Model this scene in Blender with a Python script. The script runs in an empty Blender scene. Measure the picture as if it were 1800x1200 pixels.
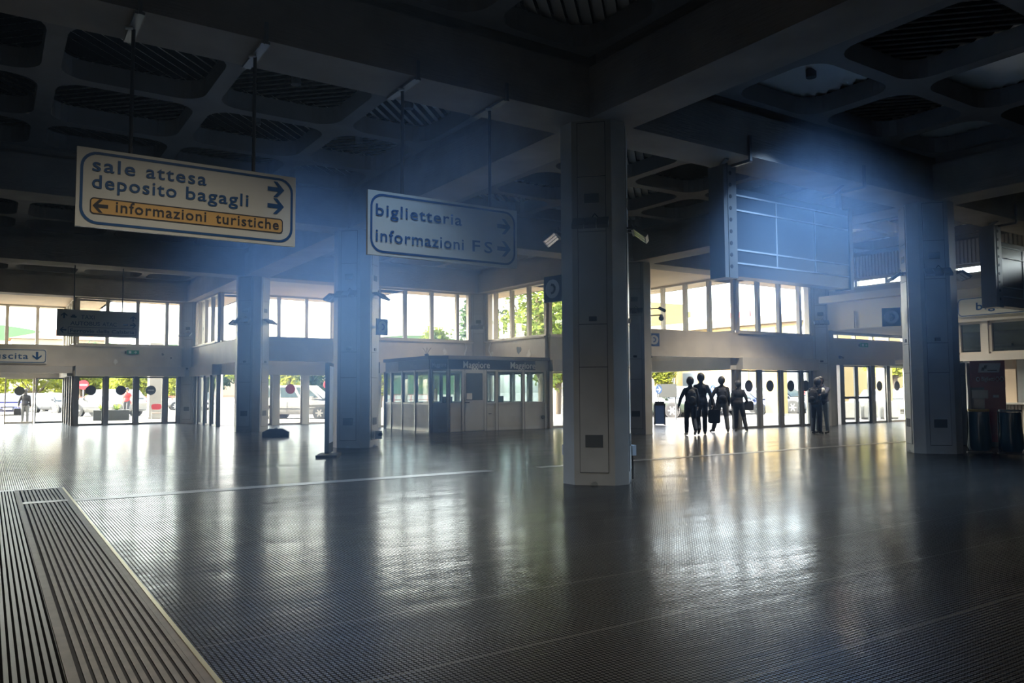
import bpy, bmesh, math, random
from mathutils import Vector, Matrix
random.seed(7)
SC = bpy.context.scene
COL = SC.collection
R = math.radians

# ------------------------------------------------------------------ camera
F_PX, PITCH, YAW, ROLL, CAM_H = 1388.9, R(3.5603), R(33.551), R(-0.2843), 1.4
cam_d = bpy.data.cameras.new('camera'); cam = bpy.data.objects.new('camera', cam_d); COL.objects.link(cam)
cam_d.sensor_width = 36; cam_d.lens = 36 * F_PX / 1800; cam_d.clip_start = 0.05; cam_d.clip_end = 1500
fw = Vector((math.sin(YAW) * math.cos(PITCH), math.cos(YAW) * math.cos(PITCH), math.sin(PITCH)))
rt = Vector((math.cos(YAW), -math.sin(YAW), 0)); up = rt.cross(fw)
r2 = rt * math.cos(ROLL) + up * math.sin(ROLL); u2 = up * math.cos(ROLL) - rt * math.sin(ROLL)
M = Matrix((r2, u2, -fw)).transposed().to_4x4(); M.translation = (0, 0, CAM_H)
cam.matrix_world = M
SC.camera = cam

# ------------------------------------------------------------------ sky, sun, exposure
SUN_DIR = Vector((-0.72, 0.40, 0.60)).normalized()
w = bpy.data.worlds.new('sky'); SC.world = w; w.use_nodes = True
nt = w.node_tree; nt.nodes.clear()
bg = nt.nodes.new('ShaderNodeBackground'); out = nt.nodes.new('ShaderNodeOutputWorld')
sky = nt.nodes.new('ShaderNodeTexSky'); sky.sky_type = 'NISHITA'; sky.sun_disc = False
sky.sun_elevation = math.asin(SUN_DIR.z); sky.sun_rotation = math.atan2(SUN_DIR.x, SUN_DIR.y)
sky.dust_density = 3.0; sky.air_density = 1.0
bg.inputs['Strength'].default_value = 0.52
hs = nt.nodes.new('ShaderNodeHueSaturation'); hs.inputs['Saturation'].default_value = .35      # milky summer sky
nt.links.new(sky.outputs[0], hs.inputs['Color']); nt.links.new(hs.outputs[0], bg.inputs[0]); nt.links.new(bg.outputs[0], out.inputs[0])
sun_d = bpy.data.lights.new('sun', 'SUN'); sun_d.energy = 2.8; sun_d.angle = R(0.55); sun_d.color = (1.0, 0.86, 0.66)
sun = bpy.data.objects.new('sun', sun_d); COL.objects.link(sun)
sun.rotation_euler = (-SUN_DIR).to_track_quat('-Z', 'Y').to_euler(); sun.location = SUN_DIR * 120
vs = SC.view_settings
SC.display_settings.display_device = 'sRGB'
vs.view_transform = 'Standard'; vs.look = 'None'; vs.gamma = 1; vs.exposure = 3.0; vs.use_curve_mapping = False
cy = SC.cycles
cy.max_bounces = 8; cy.diffuse_bounces = 3; cy.glossy_bounces = 3; cy.transmission_bounces = 4
cy.transparent_max_bounces = 24; cy.volume_bounces = 0; cy.caustics_reflective = False; cy.caustics_refractive = False
cy.sample_clamp_indirect = 8; cy.volume_step_rate = .45; cy.adaptive_threshold = .02; cy.volume_max_steps = 96; cy.use_denoising = True; cy.denoiser = 'OPENIMAGEDENOISE'

# ------------------------------------------------------------------ the grid of the hall
CX, CY, S = 7.8636, 9.4895, 9.5976
H2 = S / 2
def X(i): return CX + i * S
def Y(j): return CY + j * S
ZB = 5.488                                   # underside of the beams
WZ0, WZ1, BZ0, HZ0 = 3.42, 5.49, 2.54, 2.11  # upper glazing, band, door header

FILL_SPOTS = [(4.26, 13.1, 260, 88), (6.4, 15.5, 150, 62), (4.26, 15.5, 150, 76), (6.4, 13.1, 190, 74), (4.26, 8.08, 80, 72), (11.46, 8.08, 430, 88),
              (1.86, 5.7, 165, 120, 'w'), (5.4, 4.6, 300, 120, 'w'), (11.7, 4.7, 285, 110, 'w'), (2.9, 26.3, 90, 110, 'w'),
              (2.0, 34.6, 120, 116, 'w'), (5.4, 34.6, 120, 116, 'w'), (14.0, 25.6, 105, 116, 'w'), (14.9, 22.3, 90, 110, 'w'), (20.6, 16.4, 255, 116, 'w'), (24.4, 16.4, 285, 116, 'w'), (24.4, 13.4, 165, 116, 'w')]
def portal(loc, sx, sy, direction):          # guides sky light through the glazing, gives off none of its own
    l = bpy.data.lights.new('sky_portal', 'AREA'); l.shape = 'RECTANGLE'; l.size = sx; l.size_y = sy
    l.cycles.is_portal = True
    o = bpy.data.objects.new('sky_portal', l); COL.objects.link(o)
    o.location = loc; o.rotation_euler = Vector(direction).to_track_quat('-Z', 'Y').to_euler()
HALF_WALLS = [  # axis the wall runs along, fixed coordinate, start, end, solid end next to a corner column
    ('x', Y(3), X(-.5), X(0), True), ('x', Y(3.5), X(-1), X(-.5), False), ('y', X(-.5), Y(3), Y(3.5), False),
    ('y', X(0), Y(2.5), Y(3), True), ('x', Y(2.5), X(0), X(.5), False), ('y', X(.5), Y(2), Y(2.5), False),
    ('x', Y(2), X(.5), X(1), True), ('y', X(1), Y(1.5), Y(2), True), ('x', Y(1.5), X(1), X(1.5), False),
    ('y', X(1.5), Y(1), Y(1.5), False), ('x', Y(1), X(1.5), X(2), True)]
for ax, f, a0, a1, _p in HALF_WALLS:
    m_ = (a0 + a1) / 2
    if ax == 'x': portal((m_, f + .3, 2.77), a1 - a0, 5.4, (0, -1, 0))
    else: portal((f + .3, m_, 2.77), a1 - a0, 5.4, (-1, 0, 0))
portal((-2.5, -8.1, .95), 3, 1.9, (0, 1, 0))      # openings to the platforms, behind the camera

# ------------------------------------------------------------------ materials
def mat(name, col, rough=.6, metal=0., spec=.5, noise=None, bump=None, **kw):
    m = bpy.data.materials.new(name); m.use_nodes = True; t = m.node_tree; b = t.nodes['Principled BSDF']
    b.inputs['Base Color'].default_value = (*col, 1); b.inputs['Roughness'].default_value = rough
    b.inputs['Metallic'].default_value = metal; b.inputs['Specular IOR Level'].default_value = spec
    for k, v in kw.items(): b.inputs[k.replace('_', ' ')].default_value = v
    if noise:                                   # (scale, amount): uneven paint, dirt
        tc = t.nodes.new('ShaderNodeTexCoord'); n = t.nodes.new('ShaderNodeTexNoise'); n.inputs['Scale'].default_value = noise[0]
        n.inputs['Detail'].default_value = 6; mr = t.nodes.new('ShaderNodeMapRange')
        mr.inputs[1].default_value = .3; mr.inputs[2].default_value = .75
        mr.inputs[3].default_value = 1 - noise[1]; mr.inputs[4].default_value = 1 + noise[1] * .35
        mx = t.nodes.new('ShaderNodeMix'); mx.data_type = 'RGBA'; mx.blend_type = 'MULTIPLY'; mx.inputs[0].default_value = 1
        mx.inputs[6].default_value = (*col, 1)
        t.links.new(tc.outputs['Object'], n.inputs[0]); t.links.new(n.outputs[0], mr.inputs[0])
        t.links.new(mr.outputs[0], mx.inputs[7]); t.links.new(mx.outputs[2], b.inputs['Base Color'])
        if bump:
            bp = t.nodes.new('ShaderNodeBump'); bp.inputs[0].default_value = bump; bp.inputs[1].default_value = .02
            t.links.new(n.outputs[0], bp.inputs['Height']); t.links.new(bp.outputs[0], b.inputs['Normal'])
    return m
def glass(name, tint=(.93, .96, .95), refl=.08):
    m = bpy.data.materials.new(name); m.use_nodes = True; t = m.node_tree; t.nodes.clear()
    o = t.nodes.new('ShaderNodeOutputMaterial'); tr = t.nodes.new('ShaderNodeBsdfTransparent'); g = t.nodes.new('ShaderNodeBsdfGlossy')
    tr.inputs[0].default_value = (*tint, 1); g.inputs['Roughness'].default_value = .02
    mx = t.nodes.new('ShaderNodeMixShader'); ge = t.nodes.new('ShaderNodeNewGeometry'); dt = t.nodes.new('ShaderNodeVectorMath'); dt.operation = 'DOT_PRODUCT'
    t.links.new(ge.outputs['Incoming'], dt.inputs[0]); t.links.new(ge.outputs['Normal'], dt.inputs[1])
    def mth(op, x, y):
        n = t.nodes.new('ShaderNodeMath'); n.operation = op
        for k_, v in enumerate((x, y)):
            if v is None: continue
            if isinstance(v, (int, float)): n.inputs[k_].default_value = v
            else: t.links.new(v, n.inputs[k_])
        return n
    ml = mth('MULTIPLY_ADD', mth('POWER', mth('SUBTRACT', 1., mth('ABSOLUTE', dt.outputs['Value'], None).outputs[0]).outputs[0], 5.).outputs[0], .6); ml.inputs[2].default_value = refl / 2
    t.links.new(ml.outputs[0], mx.inputs[0]); t.links.new(tr.outputs[0], mx.inputs[1]); t.links.new(g.outputs[0], mx.inputs[2])
    t.links.new(mx.outputs[0], o.inputs[0]); return m
def board_concrete(name, col):
    m = mat(name, col, .75, noise=(1.3, .25)); t = m.node_tree; b = t.nodes['Principled BSDF']
    g = t.nodes.new('ShaderNodeNewGeometry'); wv = t.nodes.new('ShaderNodeTexNoise'); mp = t.nodes.new('ShaderNodeMapping')
    mp.inputs['Scale'].default_value = (1.2, 1.2, 14); wv.inputs['Scale'].default_value = 2.5
    t.links.new(g.outputs['Position'], mp.inputs[0]); t.links.new(mp.outputs[0], wv.inputs[0])
    bp = t.nodes.new('ShaderNodeBump'); bp.inputs[0].default_value = .35; bp.inputs[1].default_value = .03
    t.links.new(wv.outputs[0], bp.inputs['Height']); t.links.new(bp.outputs[0], b.inputs['Normal']); return m
def studded(name):
    m = bpy.data.materials.new(name); m.use_nodes = True; t = m.node_tree; N = t.nodes; L = t.links; b = N['Principled BSDF']
    g = N.new('ShaderNodeNewGeometry'); sp = N.new('ShaderNodeSeparateXYZ'); L.new(g.outputs['Position'], sp.inputs[0])
    def mth(op, a, bb=None, cc=None):
        n = N.new('ShaderNodeMath'); n.operation = op
        for k, v in enumerate((a, bb, cc)):
            if v is None: continue
            if isinstance(v, (int, float)): n.inputs[k].default_value = v
            else: L.new(v, n.inputs[k])
        return n.outputs[0]
    P_ = .0285
    def cell(o): return mth('SUBTRACT', mth('FRACT', mth('DIVIDE', mth('ADD', o, 100.), P_)), .5)
    dx, dy = cell(sp.outputs[0]), cell(sp.outputs[1])
    d = mth('SQRT', mth('ADD', mth('MULTIPLY', dx, dx), mth('MULTIPLY', dy, dy)))
    mr = N.new('ShaderNodeMapRange'); mr.interpolation_type = 'SMOOTHSTEP'
    mr.inputs[1].default_value = .425; mr.inputs[2].default_value = .32; L.new(d, mr.inputs[0])
    top = mr.outputs[0]
    # scuffs, tread paths and the butt joints between the rolls
    n1 = N.new('ShaderNodeTexNoise'); n1.inputs['Scale'].default_value = .9; n1.inputs['Detail'].default_value = 7; n1.inputs['Roughness'].default_value = .62
    mp = N.new('ShaderNodeMapping'); mp.inputs['Scale'].default_value = (.55, 1.6, 1); mp.inputs['Rotation'].default_value = (0, 0, R(-22))
    L.new(g.outputs['Position'], mp.inputs[0]); L.new(mp.outputs[0], n1.inputs[0])
    joint = mth('LESS_THAN', mth('FRACT', mth('DIVIDE', mth('ADD', sp.outputs[1], 100.35), 1.0)), .012)
    rgh = N.new('ShaderNodeMapRange'); rgh.inputs[1].default_value = .3; rgh.inputs[2].default_value = .7; rgh.inputs[3].default_value = .09; rgh.inputs[4].default_value = .21
    L.new(n1.outputs[0], rgh.inputs[0])
    rr = mth('ADD', rgh.outputs[0], mth('MULTIPLY', mth('SUBTRACT', 1., top), .3))
    L.new(rr, b.inputs['Roughness'])
    L.new(mth('ADD', mth('MULTIPLY', top, .85), .03), b.inputs['Specular IOR Level'])
    mx = N.new('ShaderNodeMix'); mx.data_type = 'RGBA'; L.new(top, mx.inputs[0]); mx.inputs[6].default_value = (.004, .004, .0045, 1); mx.inputs[7].default_value = (.06, .058, .054, 1)
    mj = N.new('ShaderNodeMix'); mj.data_type = 'RGBA'; L.new(joint, mj.inputs[0]); L.new(mx.outputs[2], mj.inputs[6]); mj.inputs[7].default_value = (.09, .09, .085, 1)
    L.new(mj.outputs[2], b.inputs['Base Color'])
    bp = N.new('ShaderNodeBump'); bp.inputs[0].default_value = .2; bp.inputs[1].default_value = .05
    L.new(n1.outputs[0], bp.inputs['Height']); L.new(bp.outputs[0], b.inputs['Normal'])
    return m
def ribbed(name, pitch, duty, hi, lo):
    m = bpy.data.materials.new(name); m.use_nodes = True; t = m.node_tree; N = t.nodes; L = t.links; b = N['Principled BSDF']
    g = N.new('ShaderNodeNewGeometry'); sp = N.new('ShaderNodeSeparateXYZ'); L.new(g.outputs['Position'], sp.inputs[0])
    a = N.new('ShaderNodeMath'); a.operation = 'DIVIDE'; a.inputs[1].default_value = pitch; L.new(sp.outputs[0], a.inputs[0])
    f = N.new('ShaderNodeMath'); f.operation = 'FRACT'; L.new(a.outputs[0], f.inputs[0])
    c = N.new('ShaderNodeMath'); c.operation = 'LESS_THAN'; c.inputs[1].default_value = duty; L.new(f.outputs[0], c.inputs[0])
    mx = N.new('ShaderNodeMix'); mx.data_type = 'RGBA'; L.new(c.outputs[0], mx.inputs[0]); mx.inputs[6].default_value = (*lo, 1); mx.inputs[7].default_value = (*hi, 1)
    L.new(mx.outputs[2], b.inputs['Base Color']); b.inputs['Roughness'].default_value = .33
    s_ = N.new('ShaderNodeMath'); s_.operation = 'MULTIPLY'; s_.inputs[1].default_value = .6; L.new(c.outputs[0], s_.inputs[0]); L.new(s_.outputs[0], b.inputs['Specular IOR Level'])
    return m
MT = {}
def defm(k, *a, **kw): MT[k] = mat(k, *a, **kw)
defm('column_paint', (.50, .50, .47), .42, noise=(2.2, .14)); defm('column_panel', (.53, .53, .50), .38, noise=(2.6, .12))
defm('seam', (.05, .05, .05), .8); defm('vent_dark', (.10, .11, .11), .6); defm('disc_paint', (.52, .54, .52), .5)
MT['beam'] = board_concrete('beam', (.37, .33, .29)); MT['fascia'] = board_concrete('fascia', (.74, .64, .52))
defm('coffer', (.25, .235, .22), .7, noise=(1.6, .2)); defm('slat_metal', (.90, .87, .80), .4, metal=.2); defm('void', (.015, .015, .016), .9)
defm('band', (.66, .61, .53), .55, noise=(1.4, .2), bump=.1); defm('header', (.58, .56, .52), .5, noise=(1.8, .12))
defm('aluminium', (.66, .61, .53), .4, metal=.1); defm('dark_frame', (.16, .16, .16), .4, metal=.3); defm('soffit', (.84, .68, .50), .7, noise=(1.0, .12))
MT['pane'] = glass('pane'); MT['tinted_pane'] = glass('tinted_pane', (.62, .68, .68), .1); MT['kiosk_pane'] = glass('kiosk_pane', (.74, .79, .80), .1)
MT['floor'] = studded('floor_rubber'); MT['ribmat'] = ribbed('ribbed_mat', .036, .6, (.10, .095, .085), (.006, .006, .006))
defm('stone_strip', (.12, .11, .10), .3, noise=(6, .3)); defm('brass', (.62, .54, .30), .3, metal=.8); defm('grate_bar', (.15, .125, .10), .42, metal=.4, noise=(8, .3))
defm('white_wall', (.80, .75, .64), .6, noise=(.8, .1)); defm('grey_wall', (.52, .50, .46), .6, noise=(.9, .15)); defm('dark_wall', (.07, .065, .06), .8)
defm('corrugated', (.50, .46, .40), .5); defm('ledge', (.66, .62, .55), .6)
defm('sign_white', (.72, .72, .66), .35); defm('sign_blue', (.015, .09, .26), .4); defm('sign_orange', (.78, .47, .16), .4); defm('sign_black', (.03, .03, .04), .5)
defm('sign_navy', (.012, .02, .06), .4); defm('sign_pale', (.68, .70, .73), .5); defm('green_sign', (.02, .26, .13), .4); defm('phone_blue', (.02, .035, .11), .4); defm('phone_blue_pale', (.10, .18, .42), .4)
defm('metal_grey', (.22, .23, .24), .4, metal=.6); defm('board_screen', (.03, .042, .06), .25); defm('board_line', (.32, .36, .40), .4); defm('black', (.012, .012, .013), .5)
defm('rod', (.05, .05, .055), .5, metal=.4); defm('lamp_glass', (.75, .76, .74), .12, spec=.8); defm('lamp_body', (.14, .145, .15), .45)
defm('kiosk_panel', (.60, .58, .52), .45, noise=(3, .12)); defm('kiosk_frame', (.62, .61, .57), .35, metal=.3); defm('kiosk_roof', (.16, .16, .17), .6)
defm('paper', (.8, .78, .72), .7); defm('wood', (.35, .2, .1), .5); defm('plastic_red', (.5, .03, .04), .4); defm('machine_dark', (.045, .05, .058), .35); defm('machine_red', (.16, .006, .014), .35); defm('orange_screen', (.62, .24, .10), .4)
defm('bag_teal', (.02, .06, .075), .3, spec=.7); defm('lid_yellow', (.55, .36, .04), .45); defm('lid_grey', (.22, .25, .24), .45)
defm('skin', (.42, .26, .19), .55); defm('hair_dark', (.02, .016, .014), .6)
defm('bark', (.11, .08, .055), .9, noise=(6, .4)); defm('tarmac', (.125, .113, .097), .85, noise=(.5, .12)); defm('concrete', (.25, .235, .205), .8, noise=(1, .15))
defm('tyre', (.02, .02, .02), .8); defm('hubcap', (.5, .5, .5), .3, metal=.8); defm('car_glass', (.04, .06, .07), .06, spec=.9); defm('plate', (.8, .8, .78), .5); defm('lamp_red', (.5, .02, .02), .3); defm('car_trim', (.03, .03, .03), .5)
defm('ochre_wall', (.28, .20, .075), .8, noise=(.4, .1)); defm('cream_wall', (.27, .23, .16), .8); defm('window_dark', (.10, .12, .13), .2); defm('blind', (.45, .44, .42), .7); defm('roof_tile', (.50, .24, .14), .8)
defm('sign_red', (.55, .03, .04), .5); defm('rail_red', (.42, .10, .07), .6); defm('planter', (.26, .25, .22), .8, noise=(3, .2)); defm('planter_dark', (.03, .033, .03), .85)
defm('denim_dark', (.03, .045, .08), .8); defm('denim_pale', (.30, .36, .42), .8); defm('cloth_black', (.013, .013, .016), .85); defm('cloth_grey', (.10, .105, .11), .85); defm('cloth_charcoal', (.035, .037, .042), .85); defm('cloth_red', (.5, .03, .03), .8); defm('cloth_beige', (.30, .25, .18), .85); defm('cloth_white', (.75, .75, .74), .8); defm('shoe', (.05, .05, .05), .6); defm('shoe_white', (.6, .6, .58), .6); defm('cloth_navy', (.02, .025, .05), .85)
def leafmat(name, c):
    m = bpy.data.materials.new(name); m.use_nodes = True; t = m.node_tree; N = t.nodes; L = t.links; N.clear()
    o = N.new('ShaderNodeOutputMaterial'); d = N.new('ShaderNodeBsdfDiffuse'); tl = N.new('ShaderNodeBsdfTranslucent'); mx = N.new('ShaderNodeMixShader')
    oi = N.new('ShaderNodeNewGeometry'); rp = N.new('ShaderNodeValToRGB')
    rp.color_ramp.elements[0].color = (c[0] * .55, c[1] * .6, c[2] * .6, 1); rp.color_ramp.elements[1].color = (min(1, c[0] * 1.35), min(1, c[1] * 1.25), c[2], 1)
    L.new(oi.outputs['Random Per Island'], rp.inputs[0]); L.new(rp.outputs[0], d.inputs[0]); L.new(rp.outputs[0], tl.inputs[0]); mx.inputs[0].default_value = .5
    L.new(d.outputs[0], mx.inputs[1]); L.new(tl.outputs[0], mx.inputs[2]); L.new(mx.outputs[0], o.inputs[0]); return m
MT['leaf_bright'] = leafmat('leaf_bright', (.26, .29, .05)); MT['leaf_mid'] = leafmat('leaf_mid', (.13, .18, .05)); MT['leaf_dark'] = leafmat('leaf_dark', (.05, .085, .045)); MT['leaf_blue'] = leafmat('leaf_blue', (.07, .12, .08))
def paint(name, c): 
    if name not in MT: MT[name] = mat(name, c, .3, spec=.6, Coat_Weight=.5)
    return name

# ------------------------------------------------------------------ mesh helpers
class MB:
    def __init__(s): s.v = []; s.f = []; s.m = []; s.mats = []; s.smooth = []
    def mi(s, k):
        if k not in s.mats: s.mats.append(k)
        return s.mats.index(k)
    def add(s, vs, fs, k, smooth=False):
        o = len(s.v); s.v += [tuple(v) for v in vs]; i = s.mi(k)
        for f in fs: s.f.append([o + q for q in f]); s.m.append(i); s.smooth.append(smooth)
        return s
    def box(s, x0, x1, y0, y1, z0, z1, k, T=None):
        vs = [Vector((x, y, z)) for x in (x0, x1) for y in (y0, y1) for z in (z0, z1)]
        if T is not None: vs = [T @ v for v in vs]
        return s.add(vs, [(0, 1, 3, 2), (4, 6, 7, 5), (0, 4, 5, 1), (2, 3, 7, 6), (0, 2, 6, 4), (1, 5, 7, 3)], k)
    def prism(s, poly, z0, z1, k, T=None, smooth=False):
        n = len(poly); vs = [Vector((x, y, z0)) for x, y in poly] + [Vector((x, y, z1)) for x, y in poly]
        if T is not None: vs = [T @ v for v in vs]
        return s.add(vs, [list(range(n - 1, -1, -1)), list(range(n, 2 * n))], k).add(vs, [(i, (i + 1) % n, n + (i + 1) % n, n + i) for i in range(n)], k, smooth)
    def tube(s, p0, p1, r0, k, r1=None, n=10, smooth=True):
        p0, p1 = Vector(p0), Vector(p1); r1 = r0 if r1 is None else r1; d = (p1 - p0).normalized()
        a = d.orthogonal().normalized(); b = d.cross(a)
        vs = [p + (a * math.cos(2 * math.pi * i / n) + b * math.sin(2 * math.pi * i / n)) * r for p, r in ((p0, r0), (p1, r1)) for i in range(n)]
        s.add(vs, [(i, (i + 1) % n, n + (i + 1) % n, n + i) for i in range(n)], k, smooth)
        return s.add(vs, [list(range(n - 1, -1, -1)), list(range(n, 2 * n))], k)
    def path(s, pts, r, k, n=8):
        for a, b in zip(pts, pts[1:]): s.tube(a, b, r, k, n=n)
        return s
    def ball(s, c, rx, ry, rz, k, n=14, m=9, T=None):
        vs = [Vector((c[0], c[1], c[2] - rz))]; 
        for j in range(1, m):
            t = -math.pi / 2 + math.pi * j / m
            for i in range(n): a = 2 * math.pi * i / n; vs.append(Vector((c[0] + rx * math.cos(t) * math.cos(a), c[1] + ry * math.cos(t) * math.sin(a), c[2] + rz * math.sin(t))))
        vs.append(Vector((c[0], c[1], c[2] + rz)))
        if T is not None: vs = [T @ v for v in vs]
        fs = [(0, 1 + (i + 1) % n, 1 + i) for i in range(n)]
        for j in range(m - 2):
            for i in range(n): a = 1 + j * n + i; b = 1 + j * n + (i + 1) % n; fs.append((a, b, b + n, a + n))
        q = 1 + (m - 2) * n; fs += [(q + i, q + (i + 1) % n, len(vs) - 1) for i in range(n)]
        return s.add(vs, fs, k, True)
    def mesh(s, name):
        me = bpy.data.meshes.new(name); me.from_pydata(s.v, [], s.f); me.update()
        for k in s.mats: me.materials.append(MT[k])
        me.polygons.foreach_set('material_index', s.m); me.polygons.foreach_set('use_smooth', s.smooth); return me
    def build(s, name, parent=None, loc=(0, 0, 0), rotz=0, label=None, kind=None, bevel=0):
        o = bpy.data.objects.new(name, s.mesh(name)); COL.objects.link(o); o.location = loc; o.rotation_euler = (0, 0, rotz)
        if parent is not None: o.parent = parent
        if label: o['label'] = label
        if kind: o['kind'] = kind
        if bevel:
            b = o.modifiers.new('bevel', 'BEVEL'); b.width = bevel; b.segments = 2; b.limit_method = 'ANGLE'
        return o
def thing(name, label, cat, loc=(0, 0, 0), rotz=0, group=None, kind='thing'):
    o = bpy.data.objects.new(name, None); COL.objects.link(o); o.location = loc; o.rotation_euler = (0, 0, rotz); o.empty_display_size = .2
    return tag(o, label, cat, group, kind)
def tag(o, label, cat, group=None, kind='thing'):
    o['label'] = label; o['category'] = cat; o['kind'] = kind
    if group: o['group'] = group
    return o
def struct(mb, name, **kw): return mb.build(name, kind='structure', **kw)
def sempty(name, loc=(0, 0, 0)):
    o = bpy.data.objects.new(name, None); COL.objects.link(o); o.location = loc; o['kind'] = 'structure'; return o
def copytree(o, parent=None):
    c = o.copy(); COL.objects.link(c)
    if parent is not None: c.parent = parent
    for ch in list(o.children): copytree(ch, c)
    return c
def dup(o, label, loc=None, rotz=None):
    c = copytree(o); c['label'] = label
    if loc is not None: c.location = loc
    if rotz is not None: c.rotation_euler = (0, 0, rotz)
    return c
_cv = {}
def text(s, x, z, width, k, name='lettering', parent=None, y=0, cap=None, bold=.012, space=1.0, depth=.003):
    """Letters in the XZ plane facing -Y, left edge at x, baseline at z, stretched to WIDTH and cap height CAP."""
    key = (s, bold, space)
    if key not in _cv:
        c = bpy.data.curves.new('t', 'FONT'); c.body = s; c.size = 1; c.offset = bold; c.space_character = space; c.resolution_u = 3
        o = bpy.data.objects.new('t', c); COL.objects.link(o); dg = bpy.context.evaluated_depsgraph_get()
        me = bpy.data.meshes.new_from_object(o.evaluated_get(dg)); _cv[key] = ([v.co.copy() for v in me.vertices], [list(p.vertices) for p in me.polygons])
        bpy.data.objects.remove(o); bpy.data.meshes.remove(me)
    vs, fs = _cv[key]; x0 = min(v.x for v in vs); x1 = max(v.x for v in vs); sx = width / (x1 - x0); sz = sx if cap is None else cap / .73
    mb = MB(); mb.add([(x + (v.x - x0) * sx, y - depth, z + v.y * sz) for v in vs], fs, k)
    if parent is None: return mb
    return mb.build(name, parent)
def rrect(x0, x1, z0, z1, r, n=6):
    pts = []
    for cx_, cz_, a0 in ((x1 - r, z1 - r, 0), (x0 + r, z1 - r, 90), (x0 + r, z0 + r, 180), (x1 - r, z0 + r, 270)):
        for i in range(n + 1): a = R(a0 + 90 * i / n); pts.append((cx_ + r * math.cos(a), cz_ + r * math.sin(a)))
    return pts
def ring(mb, o, i, y, k):                       # flat ring between two outlines of equal length, facing -Y
    n = len(o); mb.add([(a, y, b) for a, b in o] + [(a, y, b) for a, b in i], [(q, n + q, n + (q + 1) % n, (q + 1) % n) for q in range(n)], k)
def flat(mb, poly, y, k): mb.add([(a, y, b) for a, b in poly], [list(range(len(poly) - 1, -1, -1))], k)
def arrow(mb, cx_, cz_, sz, ang, y, k):         # a road-sign arrow
    pts = [(.5, 0), (.08, .48), (-.16, .48), (.14, .13), (-.5, .13), (-.5, -.13), (.14, -.13), (-.16, -.48), (.08, -.48)]
    ca, sa = math.cos(R(ang)), math.sin(R(ang)); vs = [(cx_ + (a * ca - b * sa) * sz, y, cz_ + (a * sa + b * ca) * sz) for a, b in pts]
    mb.add(vs, [(0, 1, 2, 3), (3, 4, 5, 6), (6, 7, 8, 0), (0, 3, 6)], k)

# ------------------------------------------------------------------ floor and outside ground
mb = MB(); fp = [(-11.6, -8), (27.06, -8), (33.6, -8), (33.6, Y(1)), (X(1.5), Y(1)), (X(1.5), Y(1.5)), (X(1), Y(1.5)), (X(1), Y(2)), (X(.5), Y(2)), (X(.5), Y(2.5)), (X(0), Y(2.5)), (X(0), Y(3)), (X(-.5), Y(3)), (X(-.5), Y(3.5)), (-11.6, Y(3.5))]
mb.prism(fp, -.2, 0, 'floor'); struct(mb, 'floor')
mb = MB(); mb.box(-160, 300, -60, 420, -.4, -.06, 'tarmac'); struct(mb, 'ground')
# stone threshold strips let into the rubber
mb = MB(); mb.box(.99, 7.4, 11.72, 12.02, .001, .004, 'stone_strip'); struct(mb, 'trim_1')
mb = MB(); mb.box(8.4, 27, 11.72, 11.95, .001, .004, 'stone_strip'); struct(mb, 'trim_2')
mb = MB(); mb.box(-11, .99, 13.45, 13.62, .001, .004, 'stone_strip'); struct(mb, 'trim_3')
mb = MB(); mb.box(-11, .385, -8, 13.45, .001, .003, 'ribmat'); struct(mb, 'ribbed_floor_mat')
t = thing('floor_grating', 'long metal bar grating let into the rubber floor, running towards the exit', 'grating', (.68, -1, 0))
mb = MB(); mb.box(-.29, .29, -6, 14.4, .001, .004, 'void'); mb.build('pit', t)
mb = MB(); mb.box(-.315, -.265, -6, 14.42, .002, .012, 'grate_bar'); mb.box(.235, .275, -6, 14.42, .002, .012, 'grate_bar'); mb.box(-.315, .3, 14.4, 14.47, .002, .012, 'stone_strip'); mb.box(-.265, .235, 12.72, 12.92, .003, .013, 'stone_strip'); mb.build('frame', t)
mb = MB(); mb.box(.275, .3, -6, 14.42, .002, .016, 'brass'); mb.build('edge_strip', t, label='pale brass edge strip')
mb = MB()
for q in range(11):
    x_ = -.242 + q * .0455; mb.box(x_, x_ + .029, -6, 14.38, .003, .011, 'grate_bar')
mb.build('bars', t, kind='stuff')

# ------------------------------------------------------------------ ceiling: beams, coffered bays, roof
ceil = sempty('ceiling')
BW = .43
def beam(x0, x1, y0, y1, k='beam'):
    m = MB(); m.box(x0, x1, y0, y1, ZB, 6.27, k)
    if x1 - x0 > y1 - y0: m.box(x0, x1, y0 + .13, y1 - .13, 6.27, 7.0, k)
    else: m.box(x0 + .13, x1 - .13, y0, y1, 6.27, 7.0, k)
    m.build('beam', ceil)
for j, (i0, i1) in {-1: (-2, 2), 0: (-2, 2), 1: (-2, 2), 2: (-2, 1), 3: (-2, 0)}.items():
    beam(X(i0) - BW, X(i1) + BW, Y(j) - BW, Y(j) + BW)
for i, (j0, j1) in {-2: (-1, 3), -1: (-1, 3), 0: (-1, 3), 1: (-1, 2), 2: (-1, 1)}.items():
    for j in range(j0, j1): beam(X(i) - BW, X(i) + BW, Y(j) + BW, Y(j + 1) - BW)
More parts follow.
